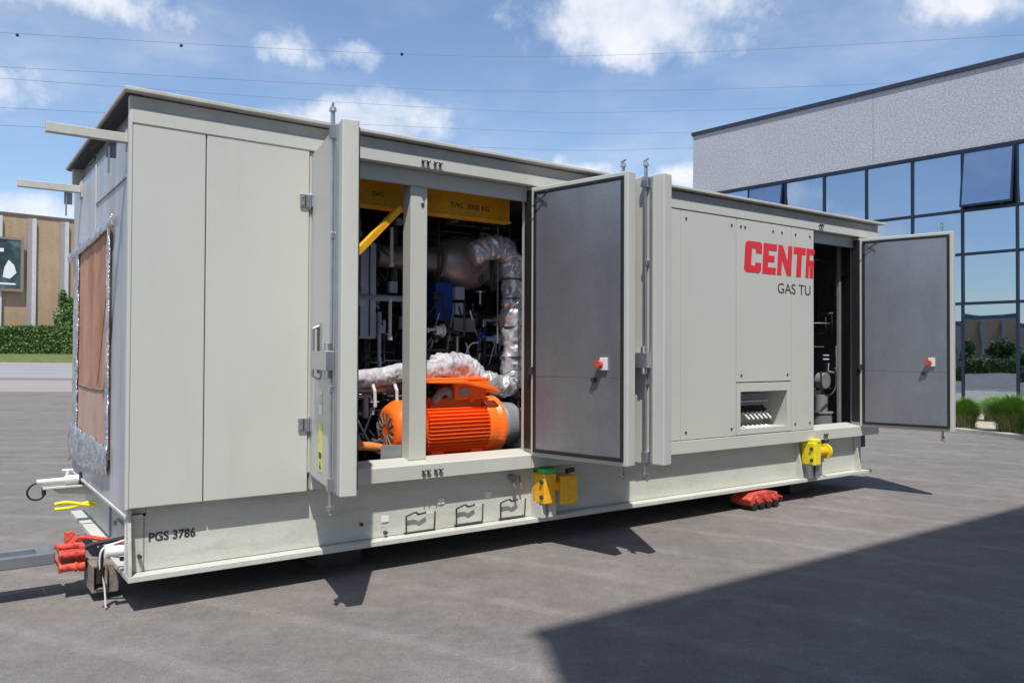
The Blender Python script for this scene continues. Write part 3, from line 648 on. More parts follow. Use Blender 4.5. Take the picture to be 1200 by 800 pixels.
# lettering -----------------------------------------------------------------
text_mesh('PGS 3786', .078, 'blackletter', 'stencil_text', en, (.135, .0985, .432), (R(90), 0, R(.0)), .003, .0015, .95)
LH = .335; SH = .17
def letter(polys, x, wd):
    mb = MB()
    for poly in polys:
        pts = [(x + (u*wd) + SH*v*LH*.5, 2.545 + v*LH) for u, v in poly]
        mb.prism(pts, 'y', -.0035, -.0008)
    return mb
def build_letter(polys, x, wd): letter(polys, x, wd).build('red_letter', 'redletter', lp if x < 6.7 else rp)
b = 0.34
Cc = [[(.12, 0), (.88, 0), (1, .06), (1, .33), (.64, .33), (.64, .22), (.40, .22), (.40, .5), (0, .5), (0, .10)], [(0, .5), (.40, .5), (.40, .78), (.64, .78), (.64, .64), (1, .64), (1, .94), (.88, 1), (.12, 1), (0, .90)]]
Ee = [[(0, 0), (.40, 0), (.40, 1), (0, 1)], [(.40, 0), (1, 0), (1, .22), (.40, .22)], [(.40, .40), (.86, .40), (.86, .61), (.40, .61)], [(.40, .78), (1, .78), (1, 1), (.40, 1)]]
Nn = [[(0, 0), (.30, 0), (.30, 1), (0, 1)], [(.70, 0), (1, 0), (1, 1), (.70, 1)], [(.30, 1), (.30, .52), (.70, 0), (.70, .48)]]
Tt = [[(.0, .77), (1, .77), (1, 1), (0, 1)], [(.30, 0), (.70, 0), (.70, .77), (.30, .77)]]
Rr = [[(0, 0), (.42, 0), (.42, 1), (0, 1)], [(.42, .80), (1, .80), (1, 1), (.42, 1)], [(.42, .42), (1, .42), (1, .60), (.42, .60)], [(.55, 0), (1, 0), (.92, .42), (.50, .42)]]
build_letter(Cc, 6.0, .285); build_letter(Ee, 6.31, .235)
build_letter(Nn, 6.57, .255); build_letter(Tt, 6.852, .225)
letter(Rr, 7.095, .15).build('red_letter', 'redletter', rp)
text_mesh('GAS TU', .160, 'blackletter', 'black_text', rp, (6.575, -.0012, 2.345), (R(90), 0, 0), .002, .0, 1.14)

# doors ---------------------------------------------------------------------
ZB, ZTOP = .785, 3.085
def rod_set(door, x, ye, sgn):
    b = MB(); y = ye+sgn*.03
    b.cyl((x, y, ZB-.03), (x, y, ZTOP+.03), .011, n=10); b.box(x+.035, x+.05, ye+sgn*.001, ye+sgn*.018, ZB+.02, ZTOP-.02)
    P(b, 'lock_rod', 'zinc', parent=door, bevel=0)
    for z0, s in ((ZTOP-.06, 1), (ZB+.06, -1)):
        b = MB(); b.box(x-.025, x+.025, ye+sgn*.001, ye+sgn*.05, z0-.04, z0+.04); b.cyl((x, y, z0), (x, y, z0+s*.13), .016, .013, n=10); b.cyl((x, y, z0+s*.13), (x, y, z0+s*.155), .024, .02, n=10); b.cyl((x-.02, y, z0+s*.17), (x+.025, y, z0+s*.185), .008, n=8); b.cyl((x, y, z0+s*.15), (x, y, z0+s*.18), .007, n=8)
        P(b, 'rod_guide', 'zinc', parent=door, bevel=0)
    for z in (ZB+.65, ZTOP-.7):
        b = MB(); b.box(x-.018, x+.018, ye+sgn*.001, ye+sgn*.042, z-.02, z+.02); P(b, 'rod_clip', 'zinc', parent=door, bevel=.003)
def make_door(hinge, tip, ext_low, label, handle=False, red=False):
    d = Vector((tip[0]-hinge[0], tip[1]-hinge[1], 0)); W = d.length; ang = math.atan2(d.y, d.x); T = .105
    b = MB(); b.box(0, W, 0, T, ZB, ZTOP)
    o = P(b, 'door', 'cream', bevel=.008); o.location = (hinge[0], hinge[1], 0); o.rotation_euler = (0, 0, ang); o['label'] = label
    yi, si = (T, 1) if ext_low else (0, -1); ye, se = (0, -1) if ext_low else (T, 1)
    # interior: gasket frame and perforated sheet with seam
    m = .035; g_ = MB(); th = yi+si*.014
    lo, hi = sorted((yi+si*.0005, th))
    g_.box(m, W-m, lo, hi, ZB+m, ZB+m+.028); g_.box(m, W-m, lo, hi, ZTOP-m-.028, ZTOP-m); g_.box(m, m+.028, lo, hi, ZB+m+.028, ZTOP-m-.028); g_.box(W-m-.028, W-m, lo, hi, ZB+m+.028, ZTOP-m-.028)
    P(g_, 'gasket', 'black', parent=o, bevel=.004)
    lo2, hi2 = sorted((yi+si*.0005, yi+si*.009)); s_ = MB(); zz = 1.465
    s_.box(m+.03, W-m-.03, lo2, hi2, ZB+m+.03, zz-.002); s_.box(m+.03, W-m-.03, lo2, hi2, zz+.002, ZTOP-m-.03); P(s_, 'inner_sheet', 'perf', parent=o, bevel=.002)
    if red:
        b = MB(); x = W*.76; lo, hi = sorted((yi+si*.01, yi+si*.03)); b.box(x-.01, x+.06, lo, hi, 1.53, 1.63); bt = P(b, 'release_plate', 'white', parent=o)
        b = MB(); b.cyl((x-.005, yi+si*.03, 1.575), (x-.005, yi+si*.075, 1.575), .033, n=18); b.cyl((x-.005, yi+si*.02, 1.575), (x-.005, yi+si*.03, 1.575), .018, n=12); P(b, 'red_knob', 'redpaint', parent=o, bevel=.004)
        b = MB(); b.cyl((x-.07, yi+si*.01, 1.45), (x-.07, yi+si*.04, 1.45), .020, n=14); P(b, 'lower_knob', 'dark_steel', parent=o, bevel=0)
        b = MB(); b.tube([(.06, yi+si*.02, ZTOP-.05), (.22, yi+si*.05, ZTOP-.06), (.16, yi+si*.03, ZTOP-.10), (.05, yi+si*.04, ZTOP-.17)], .006, 6, sub=5); P(b, 'door_stay', 'dark_steel', parent=o, bevel=0)
        b = MB(); b.box(.0, .03, *sorted((yi+si*.001, yi+si*.03)), ZB+.7, ZB+.76); P(b, 'catch', 'dark_steel', parent=o, bevel=0)
    rod_set(o, W*.86, ye, se)
    for z in (1.148, 2.74):
        b = MB(); b.cyl((-.008, ye+se*.012, z-.055), (-.008, ye+se*.012, z+.055), .012, n=10); b.box(0, .055, *sorted((ye+se*.001, ye+se*.012)), z-.045, z+.045); P(b, 'hinge', 'zinc', parent=o, bevel=.002)
    if handle:
        x = W*.34
        b = MB(); yo = ye+se*.05
        b.tube([(x, ye+se*.005, 1.84), (x, yo, 1.82), (x, yo, 1.50), (x, ye+se*.005, 1.48)], .013, 8); b.box(x-.05, x+.06, *sorted((ye+se*.001, ye+se*.012)), 1.49, 1.86)
        P(b, 'handle', 'zinc', parent=o, bevel=0)
        b = MB(); b.box(x-.03, x+.04, *sorted((ye+se*.0125, ye+se*.016)), 1.52, 1.83); P(b, 'handle_recess', 'dark_steel', parent=o, bevel=0)
        b = MB(); b.box(x+.10, W*.86+.05, *sorted((ye+se*.02, ye+se*.075)), 1.55, 1.67); b.cyl((W*.86, ye+se*.05, 1.50), (W*.86, ye+se*.05, 1.72), .026, n=12); P(b, 'latch_box', 'zinc', parent=o, bevel=.004)
        lo, hi = sorted((ye+se*.0012, ye+se*.003)); 
        b = MB(); b.box(x-.01, x+.10, lo, hi, 1.24, 1.40); P(b, 'white_label', 'white', parent=o, bevel=0)
        b = MB(); b.box(x, x+.09, *sorted((ye+se*.0032, ye+se*.004)), 1.31, 1.38); P(b, 'red_label', 'pink', parent=o, bevel=0)
        b = MB(); b.box(x-.02, x+.11, lo, hi, .86, 1.18); yl = P(b, 'yellow_label', 'sticker', parent=o, bevel=0)
        b = MB(); b.box(x, x+.09, *sorted((ye+se*.0032, ye+se*.004)), .95, .99); b.prism([(x+.01, .88), (x+.08, .88), (x+.045, .94)], 'y', *sorted((ye+se*.0032, ye+se*.004))); P(b, 'label_marks', 'dark_steel', parent=o, bevel=0)
    return o
make_door((1.185, -.004), (.990, -.965), True, 'open door at the left edge of the motor opening, showing its cream outside with handle and labels', handle=True)
make_door((3.155, -.004), (3.355, -.985), False, 'open door at the right edge of the motor opening, showing its grey inner sheet', red=True)
make_door((3.46, -.004), (3.635, -1.10), True, 'narrow-looking open door behind the middle one, seen edge on', handle=True)
make_door((8.20, -.004), (8.455, -1.0), False, 'rightmost open door, showing its grey inner sheet with a red knob', red=True)
for z in (1.148, 2.74):    # hinge leaves on the fixed side
    b = MB(); b.box(1.095, 1.163, -.016, -.001, z-.045, z+.045); b.cyl((1.11, -.022, z-.025), (1.11, -.015, z-.025), .008, n=8); b.cyl((1.11, -.022, z+.025), (1.11, -.015, z+.025), .008, n=8); hl = P(b, 'hinge_leaf', 'galv', bevel=.002); b = MB(); b.box(1.125, 1.135, -.018, -.0165, z-.04, z+.04); P(b, 'hinge_slot', 'dark_steel', parent=hl, bevel=0)

# ================================================================== things inside the enclosure
# orange electric motor
mo = fthing('electric_motor', 'bright orange ribbed electric motor standing behind the sill', 'motor', (2.6, .5, .66))
off = (2.6, .5, .66); cy, cz = .50, 1.02
def Q(mb, name, m, parent, off, bevel=0, smooth=False): return mb.build(name, m, parent, off=off, bevel=bevel, smooth=smooth)
def lathe(prof, cy, cz, n=40):
    mb = MB(); V = []
    for x, r in prof:
        for k in range(n):
            t = 2*math.pi*k/n; V.append((x, cy+math.cos(t)*r, cz+math.sin(t)*r))
    m = len(prof); F = [(i*n+k, i*n+(k+1) % n, (i+1)*n+(k+1) % n, (i+1)*n+k) for i in range(m-1) for k in range(n)]
    F += [tuple(range(n-1, -1, -1)), tuple(range((m-1)*n, m*n))]
    mb.add(V, F); return mb
cw = Q(lathe([(2.035, .15), (2.04, .185), (2.06, .205), (2.11, .238), (2.13, .245), (2.30, .245), (2.302, .235), (2.31, .20)], cy, cz), 'fan_cowl', 'orange', mo, off)
for f_ in cw.data.polygons: f_.use_smooth = len(f_.vertices) == 4
b = MB()
for k in range(14):
    a = 2*math.pi*k/14; b.prism([(cy+math.cos(a-.06)*.05, cz+math.sin(a-.06)*.05), (cy+math.cos(a-.06)*.15, cz+math.sin(a-.06)*.15), (cy+math.cos(a+.08)*.15, cz+math.sin(a+.08)*.15), (cy+math.cos(a+.12)*.05, cz+math.sin(a+.12)*.05)], 'x', 2.028, 2.034)
Q(b, 'fan_slot', 'rusty', cw, off)
Q(lathe([(2.30, .185), (3.0, .185)], cy, cz), 'body', 'orange', mo, off, smooth=False)
b = MB()
for k in range(44):
    a = 2*math.pi*k/44 + .03
    if .9 < a < 2.2: continue
    c, s = math.cos(a), math.sin(a); p0 = (cy+c*.18, cz+s*.18)
    hh = .235
    # fin pairs are horizontal plates on the sides, radial near top
    n_ = (-s*.0035, c*.0035)
    b.prism([(p0[0]-n_[0], p0[1]-n_[1]), (cy+c*hh-n_[0], cz+s*hh-n_[1]), (cy+c*hh+n_[0], cz+s*hh+n_[1]), (p0[0]+n_[0], p0[1]+n_[1])], 'x', 2.33, 2.93)
Q(b, 'cooling_fins', 'orange', mo, off)
Q(lathe([(2.93, .19), (2.935, .24), (3.02, .245), (3.06, .262), (3.09, .262), (3.095, .22), (3.13, .19)], cy, cz), 'end_shield', 'orange', mo, off, bevel=.004)
b = MB(); b.box(2.40, 2.92, cy-.10, cy+.16, cz+.17, 1.275); b.prism([(2.62, 1.26), (2.93, 1.26), (2.98, 1.42), (2.62, 1.42)], 'y', cy-.14, cy+.18); Q(b, 'terminal_box', 'orange', mo, off, .008)
b = MB(); b.prism([(2.30, 1.425), (2.66, 1.43), (2.97, 1.37), (3.02, 1.325), (2.99, 1.325), (2.66, 1.40), (2.30, 1.41)], 'y', cy-.25, cy-.145); b.prism([(2.3, 1.425), (2.96, 1.425), (2.98, 1.45), (2.3, 1.445)], 'y', cy-.145, cy+.2); Q(b, 'terminal_cover', 'orange', mo, off, .006)
b = MB(); b.tube([(2.42, cy-.12, 1.25), (2.47, cy-.16, 1.33), (2.55, cy-.13, 1.34), (2.60, cy-.08, 1.28)], .035, 10, sub=5); Q(b, 'conduit', 'grey', mo, off, smooth=True)
b = MB(); b.tube([(2.86, cy-.05, 1.275), (2.86, cy-.05, 1.33), (2.92, cy-.05, 1.33), (2.92, cy-.05, 1.27)], .014, 8); b.cyl((2.78, cy-.16, 1.24), (2.78, cy-.16, 1.27), .015, n=6); Q(b, 'lifting_eye', 'orange', mo, off)
b = MB(); b.box(2.66, 2.76, cy-.146, cy-.141, 1.30, 1.36); Q(b, 'rating_plate', 'zinc', mo, off)
b = MB()
for k in range(10):
    a = 2*math.pi*k/10; b.cyl((3.088, cy+math.cos(a)*.235, cz+math.sin(a)*.235), (3.10, cy+math.cos(a)*.235, cz+math.sin(a)*.235), .011, n=6)
Q(b, 'bolt', 'dark_steel', mo, off)
b = MB()
for x in (2.45, 2.85): b.box(x-.06, x+.06, cy-.14, cy+.24, .78, .86)
b.box(2.30, 3.0, cy-.17, cy+.17, .66, .80); Q(b, 'foot', 'orange', mo, off, .006)
Q(lathe([(3.13, .175), (3.16, .20), (3.30, .19), (3.33, .16), (3.40, .10)], cy, cz), 'coupling_guard', 'grey', mo, off, .004)
b = MB(); b.box(3.34, 3.37, cy-.22, cy+.22, .8, 1.16); Q(b, 'guard_flange', 'cream', mo, off, .004)

b = MB(); b.tube([(1.62, .30, .93), (1.78, .30, .925), (1.90, .31, .90)], .035, 12, sub=4); ftag(b, 'orange_hose', 'orange_duct', (1.75, .30, .89), 'short orange hose lying left of the motor behind the sill', 'hose', smooth=True)
b = MB(); b.box(1.93, 2.03, .22, .34, .82, .92); b.box(1.85, 2.035, .215, .22, .82, .93); ftag(b, 'grey_box', 'grey', (1.95, .28, .82), 'small grey box in front of the fan cowl of the motor', 'box', bevel=.004)

# yellow hoist beam and brace
hb = fthing('hoist_beam', 'long yellow steel hoist beam under the roof with a slanting brace', 'hoist beam', (2.2, .38, 2.83)); off2 = (2.2, .38, 2.83)
b = MB(); b.box(1.12, 3.19, .385, .40, 2.842, 3.04); b.box(1.12, 3.19, .34, .45, 2.825, 2.841); b.box(1.12, 3.19, .34, .45, 3.041, 3.057); b.box(3.16, 3.175, .345, .384, 2.842, 3.04); Q(b, 'beam', 'yellow', hb, off2, .003)
b = MB(); b.tube([(1.36, .20, 2.18), (1.66, .20, 2.465), (2.01, .22, 2.82)], .033, 4); Q(b, 'brace', 'yellow', hb, off2)
text_mesh('SWL  3000 KG', .065, 'blackletter', 'stencil_text', hb, (.38, .0035, .085), (R(90), 0, 0), .002)
text_mesh('SWL', .06, 'blackletter', 'stencil_text', hb, (-.36, .0035, .09), (R(90), 0, 0), .002)

# wrapped pipes
b = MB(); b.tube([(1.35, .55, 1.42), (1.82, .55, 1.44), (2.05, .55, 1.465), (2.25, .55, 1.50), (2.5, .58, 1.50)], .080, 36, rough=.38, seed=3, sub=22)
wp = ftag(b, 'wrapped_pipe', 'wrap', (2.1, .55, 1.36), 'level pipe wrapped in pale crumpled cloth, left of the centre post', 'pipe', smooth=True)
for x in (2.02, 2.22, 2.40):
    b = MB(); b.tube([(x-.11, .49, 1.40), (x-.10, .47, 1.35), (x-.09, .48, 1.22)], .014, 8)
    ow = b.build('tie_strap', 'white', wp, off=(2.1, .55, 1.36))
b = MB(); b.tube([(1.5, .62, 1.355), (2.5, .62, 1.38)], .045, 14); ftag(b, 'brown_pipe', 'casing', (2.0, .62, 1.31), 'dull red-brown pipe just under the cloth wrapped pipe', 'pipe', smooth=True)
b = MB(); V = []
pts = [(2.40, .62, 1.44), (2.52, .62, 1.50), (2.64, .62, 1.535), (2.80, .62, 1.535), (2.96, .62, 1.49), (3.08, .62, 1.42)]
b.tube(pts, [.05, .09, .11, .13, .135, .135, .13, .12, .10, .06], 44, rough=.36, seed=9, sub=20)
ftag(b, 'wrapped_flange', 'wrap', (2.75, .62, 1.4), 'fan shaped lump of pale cloth wrapping behind the orange terminal box', 'insulation', smooth=True)
def clumpy(pts, rs, seed): 
    m = MB(); m.tube(pts, rs, 40, rough=.36, seed=seed, sub=22, seg=26); return m
b = clumpy([(3.350, .55, 1.46), (3.360, .55, 1.70), (3.350, .55, 2.0), (3.360, .55, 2.2), (3.350, .55, 2.45)], .108, 21)
vp = ftag(b, 'foil_wrapped_riser', 'foilwrap', (3.350, .55, 1.4), 'upright pipe wrapped in crumpled silver foil beside the middle door', 'pipe', smooth=True)
b = clumpy([(3.360, .55, 2.40), (3.340, .55, 2.53), (3.250, .55, 2.62), (3.130, .55, 2.63), (2.990, .55, 2.58), (2.910, .55, 2.53)], .112, 33); b.build('elbow', 'foilwrap', vp, off=(3.350, .55, 1.4), smooth=True)
b = clumpy([(3.360, .55, 1.50), (3.350, .55, 1.40), (3.250, .55, 1.36), (3.110, .55, 1.39), (2.990, .55, 1.42)], .108, 41); b.build('lower_elbow', 'foilwrap', vp, off=(3.350, .55, 1.4), smooth=True)
for z in (1.62, 1.9, 2.16, 2.34):
    b = MB(); b.cyl((3.355, .55, z), (3.355, .55, z+.012), .104, n=22); b.build('clamp_band', 'dark_steel', vp, off=(3.350, .55, 1.4))
# big casing
off3 = (3.2, 1.3, .66)
gt = fthing('gas_turbine', 'large dark round turbine casing deep inside the enclosure', 'turbine', off3)
Q(lathe([(2.2, .10), (2.78, .12), (2.86, .19), (2.98, .25), (3.12, .27), (3.26, .25), (3.36, .18), (3.5, .15), (4.3, .15)], 1.05, 2.53), 'casing', 'casing', gt, off3, .004, True)
for x in (2.5, 2.80, 3.42): Q(lathe([(x, .14), (x+.004, .20), (x+.03, .20), (x+.034, .14)], 1.05, 2.53), 'flange_ring', 'grey', gt, off3)
b = MB(); b.box(2.3, 4.2, 1.35, 1.7, .66, .9); b.box(2.4, 2.5, 1.25, 1.35, .9, 2.3); b.box(3.9, 4.0, 1.25, 1.35, .9, 2.3); b.box(2.4, 4.0, 1.22, 1.30, 1.95, 2.03); b.box(1.9, 3.6, 1.30, 1.36, 2.72, 2.80); b.box(2.52, 2.60, 1.0, 1.06, 1.3, 2.9); Q(b, 'support_frame', 'dark_steel', gt, off3, .004)
b = MB()
for k, (x, z) in enumerate(((2.55, 2.75), (2.7, 2.80), (3.0, 2.84))): b.tube([(x, 1.1, z), (x+.5, 1.05, z-.04), (x+.9, 1.1, z-.02)], .022, 8, sub=4)
Q(b, 'oil_line', 'dark_steel', gt, off3, smooth=True)
# blue cabinet and instruments
off4 = (2.85, .95, 1.95)
bc_ = fthing('blue_valve_actuator', 'deep blue actuator box with two pale gauges, hung behind the centre', 'actuator', off4)
b = MB(); b.box(2.74, 2.92, .90, 1.05, 1.96, 2.32); Q(b, 'housing', 'blue', bc_, off4, .01)
b = MB(); b.box(2.93, 3.03, .86, .96, 2.16, 2.28); Q(b, 'upper_gauge', 'bluegrey', bc_, off4, .006)
b = MB(); b.box(2.93, 3.03, .86, .96, 2.02, 2.13); Q(b, 'lower_gauge', 'bluegrey', bc_, off4, .006)
b = MB(); b.box(2.90, 3.14, .84, .98, 1.86, 1.99); Q(b, 'terminal_block', 'grey', bc_, off4, .006)
b = MB(); b.cyl((2.98, .91, .82), (2.98, .91, 1.86), .018, n=10); Q(b, 'support_post', 'zinc', bc_, off4)
off5 = (1.8, .85, .66)
pc = fthing('pale_cabinet', 'tall pale blue-grey cabinet at the left end of the motor opening', 'cabinet', off5)
b = MB(); b.box(1.50, 2.06, .74, 1.0, 1.78, 2.60); Q(b, 'cabinet_body', 'bluegrey', pc, off5, .01)
b = MB(); b.box(1.90, 1.91, .732, .739, 1.80, 2.58); b.box(1.99, 2.0, .732, .739, 1.80, 2.58); Q(b, 'panel_groove', 'dark_steel', pc, off5)
b = MB(); b.box(1.55, 1.60, .80, .98, .66, 1.78); b.box(1.98, 2.03, .80, .98, .66, 1.78); Q(b, 'leg_frame', 'dark_steel', pc, off5)
b = MB(); b.tube([(1.50, .8, 2.66), (1.65, .8, 2.68), (1.8, .82, 2.66), (1.95, .85, 2.68)], .05, 18, rough=.4, seed=5, sub=8); ftag(b, 'foil_pipe', 'foil', (1.8, 1.0, 2.6), 'short foil wrapped pipe end above the pale cabinet', 'pipe', smooth=True)
# hanging rods
for x, y, z0, z1, lab in ((2.13, .60, 2.42, 2.72, 'upper pale rod hanging left of the centre post'), (2.13, .62, 1.80, 2.12, 'lower pale rod left of the centre post')):
    b = MB(); b.cyl((x, y, z0), (x, y, z1), .014, n=10); b.cyl((x, y, z0-.03), (x, y, z0), .022, n=10); ftag(b, 'hanging_rod', 'white', (x, y, z0), lab, 'rod')
b = MB(); b.cyl((3.19, .55, 1.75), (3.19, .55, 2.84), .006, n=8); ftag(b, 'chain_fall', 'grey', (3.19, .55, 1.75), 'thin lifting chain hanging from the right end of the yellow beam', 'chain')
# pipework racks: each rack one thing with pipes as parts
def rack(name, label, off, spec):
    t = fthing(name, label, 'pipework', off)
    for nm, m, pts, r, sb in spec:
        b = MB(); b.tube(pts, r, 10, sub=sb); Q(b, nm, m, t, off, smooth=True)
    return t
random.seed(21)
def rnd_pipes(x0, x1, y0, y1, z0, z1, n, mats=('grey', 'dark_steel', 'zinc', 'dark_steel', 'bluegrey')):
    sp = []
    for i in range(n):
        p = Vector((random.uniform(x0, x1), random.uniform(y0, y1), random.uniform(z0, z1))); pts = [p.copy()]
        for k in range(random.choice((2, 3, 4))):
            ax = random.choice((0, 2, 2, 0, 1)); q = p.copy(); q[ax] += random.choice((-1, 1))*random.uniform(.12, .5)
            q.x = min(max(q.x, x0), x1); q.y = min(max(q.y, y0), y1); q.z = min(max(q.z, z0), z1)
            if (q-p).length > .05: pts.append(q.copy()); p = q
        if len(pts) > 1: sp.append(('pipe', random.choice(mats), pts, random.choice((.008, .012, .02, .03)), 0))
    return sp
def fittings(x0, x1, y0, y1, z0, z1, n, name='fitting'):
    out_ = []
    for i in range(n):
        c = Vector((random.uniform(x0, x1), random.uniform(y0, y1), random.uniform(z0, z1))); b = MB(); k = random.random(); q = random.uniform(.02, .045)
        if k < .4: b.box(c.x-q, c.x+q, c.y-q*.6, c.y+q*.6, c.z-q*1.3, c.z+q*1.3)
        elif k < .75:
            ax = random.choice((Vector((1, 0, 0)), Vector((0, 0, 1)), Vector((0, -1, 0)))); b.cyl(c, c+ax*q*1.6, q, n=14); b.cyl(c+ax*q*1.6, c+ax*q*2.0, q*1.4, n=14); b.cyl(c-ax*q*2, c, q*.5, n=10)
        else: b.cyl(c, c+Vector((0, 0, q*3)), q*.35, n=8); b.tube([c+Vector((q*1.2*math.cos(a), q*1.2*math.sin(a), q*3)) for a in [m*math.pi/5 for m in range(10)]], q*.18, 6)
        out_.append((b, random.choice(('grey', 'zinc', 'bluegrey', 'dark_steel', 'white', 'grey'))))
    return out_
def cables(x0, x1, y0, y1, z0, z1, n):
    sp = []
    for i in range(n):
        a = Vector((random.uniform(x0, x1), random.uniform(y0, y1), random.uniform((z0+z1)/2, z1))); d = random.choice((-1, 1))*random.uniform(.15, .45); e = Vector((min(max(a.x+d, x0), x1), random.uniform(y0, y1), random.uniform(z0, z1)))
        m_ = (a+e)/2 - Vector((0, 0, random.uniform(.05, .25)))
        sp.append(('cable', random.choice(('black', 'black', 'grey', 'dark_steel', 'white')), [a, a.lerp(m_, .5)-Vector((0, 0, .04)), m_, m_.lerp(e, .6), e], random.choice((.005, .008, .012)), 5))
    return sp
def full_rack(label, off, box, npipe, ncab, nfit, mats=('grey', 'dark_steel', 'zinc', 'dark_steel', 'bluegrey')):
    t = rack('pipe_manifold', label, off, rnd_pipes(*box, npipe, mats)+cables(*box, ncab))
    for b, m in fittings(*box, nfit): Q(b, 'valve', m, t, off, .003)
full_rack('tangle of thin grey pipes behind the motor, left of the centre post', (2.2, 1.0, .66), (1.75, 2.75, .75, 1.1, .9, 2.25), 34, 18, 22)
full_rack('tangle of thin grey pipes and fittings right of the centre post, below the turbine casing', (3.1, 1.0, .66), (2.6, 3.6, .72, 1.15, .9, 2.15), 34, 22, 26)
full_rack('small valves and short stub pipes under the wrapped pipe, left of the motor fan', (2.0, .8, .66), (1.72, 2.4, .5, .85, .85, 1.30), 20, 8, 16)
full_rack('dark ducts and pipes high up under the yellow beam', (2.6, 1.2, 2.2), (1.8, 3.6, .8, 1.3, 2.2, 2.95), 22, 8, 8, ('dark_steel', 'grey', 'dark_steel'))
b = MB(); b.box(2.36, 2.44, .68, .78, 1.24, 1.36); ftag(b, 'blue_fitting', 'blue', (2.4, .73, 1.24), 'tiny blue fitting below the wrapped pipe near the centre post', 'fitting', bevel=.008)
b = MB(); b.tube([(3.04, .78, 1.46), (2.98, .76, 1.62), (3.02, .74, 1.74), (3.12, .76, 1.76)], .007, 6, sub=8); ftag(b, 'pale_cable', 'white', (3.04, .78, 1.46), 'thin pale cable looping behind the terminal box', 'cable')
b = MB(); b.cyl((3.18, .82, 1.78), (3.18, .82, 1.86), .03, n=14); b.cyl((3.18, .76, 1.82), (3.18, .82, 1.82), .02, n=10); ftag(b, 'blue_sensor', 'blue', (3.18, .82, 1.78), 'small blue sensor left of the foil wrapped riser', 'sensor')
# behind the right hand opening
b = MB(); b.box(8.16, 8.20, .24, .28, .66, 3.05); ftag(b, 'inner_post', 'grey', (8.18, .26, .66), 'dark upright channel standing inside the right hand opening', 'post', bevel=.004)
off6 = (7.98, .4, .66)
gp = fthing('round_tank', 'grey round vessel low inside the right hand opening', 'vessel', off6)
b = MB(); b.cyl((8.06, .42, .80), (8.06, .42, .93), .12, n=28); b.cyl((8.06, .42, .93), (8.06, .42, .95), .135, n=28); Q(b, 'base_drum', 'grey', gp, off6, .004, False)
b = MB(); b.cyl((8.04, .42, .95), (8.04, .42, 1.16), .08, n=28); b.cyl((8.03, .34, 1.34), (8.03, .44, 1.34), .10, n=28); Q(b, 'gauge_head', 'grey', gp, off6, .004, False)
b = MB(); b.tube([(7.86, .3, 1.45), (7.84, .28, 1.25), (7.92, .28, 1.17), (8.04, .28, 1.17), (8.14, .28, 1.27), (8.16, .3, 1.5)], .012, 8, sub=6); Q(b, 'hose_loop', 'black', gp, off6, smooth=True)
b = MB(); b.box(7.93, 8.03, .30, .32, 1.60, 1.615); Q(b, 'tag_strip', 'white', gp, off6)
b = MB(); b.box(7.93, 8.03, .30, .32, 1.65, 1.662); Q(b, 'tag_strip', 'white', gp, off6)
rack('pipe_manifold', 'few dark pipes behind the grey vessel in the right hand opening', (8.0, 1.2, .66), rnd_pipes(7.8, 8.5, .35, 1.0, .8, 2.9, 18, ('dark_steel', 'grey')))

# ================================================================== fittings outside
def winch(loc, first, label, grp):
    # clamp lugs bolted on the base beam, off = loc
    x, z = loc
    off = (x, 0, .25); t = fthing('lashing_bracket', label, 'bracket', off, grp)
    b = MB(); b.prism([(x-.10, z-.13), (x+.02, z-.13), (x+.02, z-.05), (x+.03, z+.13), (x-.10, z+.13)], 'y', -.10, .08); Q(b, 'bracket_body', 'lemon' if not first else 'yellow', t, off, .012)
    b = MB(); b.cyl((x+.02, -.05, z+.02), (x+.17, -.05, z+.015), .05, n=18); Q(b, 'spindle', 'yellow', t, off)
    if first:
        b = MB(); b.box(x+.06, x+.24, -.13, -.10, z-.14, z+.10); b.box(x+.06, x+.24, -.10, .06, z+.085, z+.10); b.box(x+.225, x+.24, -.10, .06, z-.14, z+.085); Q(b, 'side_plate', 'yellow', t, off, .006)
        b = MB(); b.cyl((x-.02, -.02, z+.131), (x-.02, -.02, z+.17), .085, n=20); Q(b, 'green_disc', 'green', t, off, .004)
    else:
        b = MB(); b.cyl((x+.17, -.05, z+.015), (x+.20, -.05, z+.015), .085, n=22); b.cyl((x+.20, -.05, z+.015), (x+.215, -.05, z+.015), .06, n=18); Q(b, 'disc', 'lemon', t, off, .004)
        b = MB(); b.cyl((x-.02, -.04, z+.131), (x-.02, -.04, z+.165), .07, n=20); Q(b, 'top_disc', 'lemon', t, off, .004)
        b = MB(); b.box(x+.21, x+.30, .02, .06, z-.12, z+.09); Q(b, 'backing_plate', 'cream', t, off, .004)
    b = MB(); b.box(x-.02, x+.06, -.06, .07, .247, z-.131); b.box(x-.10, x-.05, -.05, .07, .247, z-.131); Q(b, 'foot_post', 'cream_worn' if first else 'galv', t, off, .004)
    b = MB(); b.cyl((x-.115, -.06, z+.06), (x-.10, -.06, z+.06), .02, n=8); b.cyl((x-.115, -.06, z-.07), (x-.10, -.06, z-.07), .02, n=8); b.cyl((x+.22, .0, z+.12), (x+.30, .0, z+.13), .022, n=10); Q(b, 'bolt', 'dark_steel', t, off)
winch((3.34, .50), True, 'orange-yellow bracket with a green disc on top, under the middle doors', 'yellow lashing brackets on the base beam')
winch((7.23, .53), False, 'bright lemon yellow bracket with a round disc, under the right hand opening', 'yellow lashing brackets on the base beam')

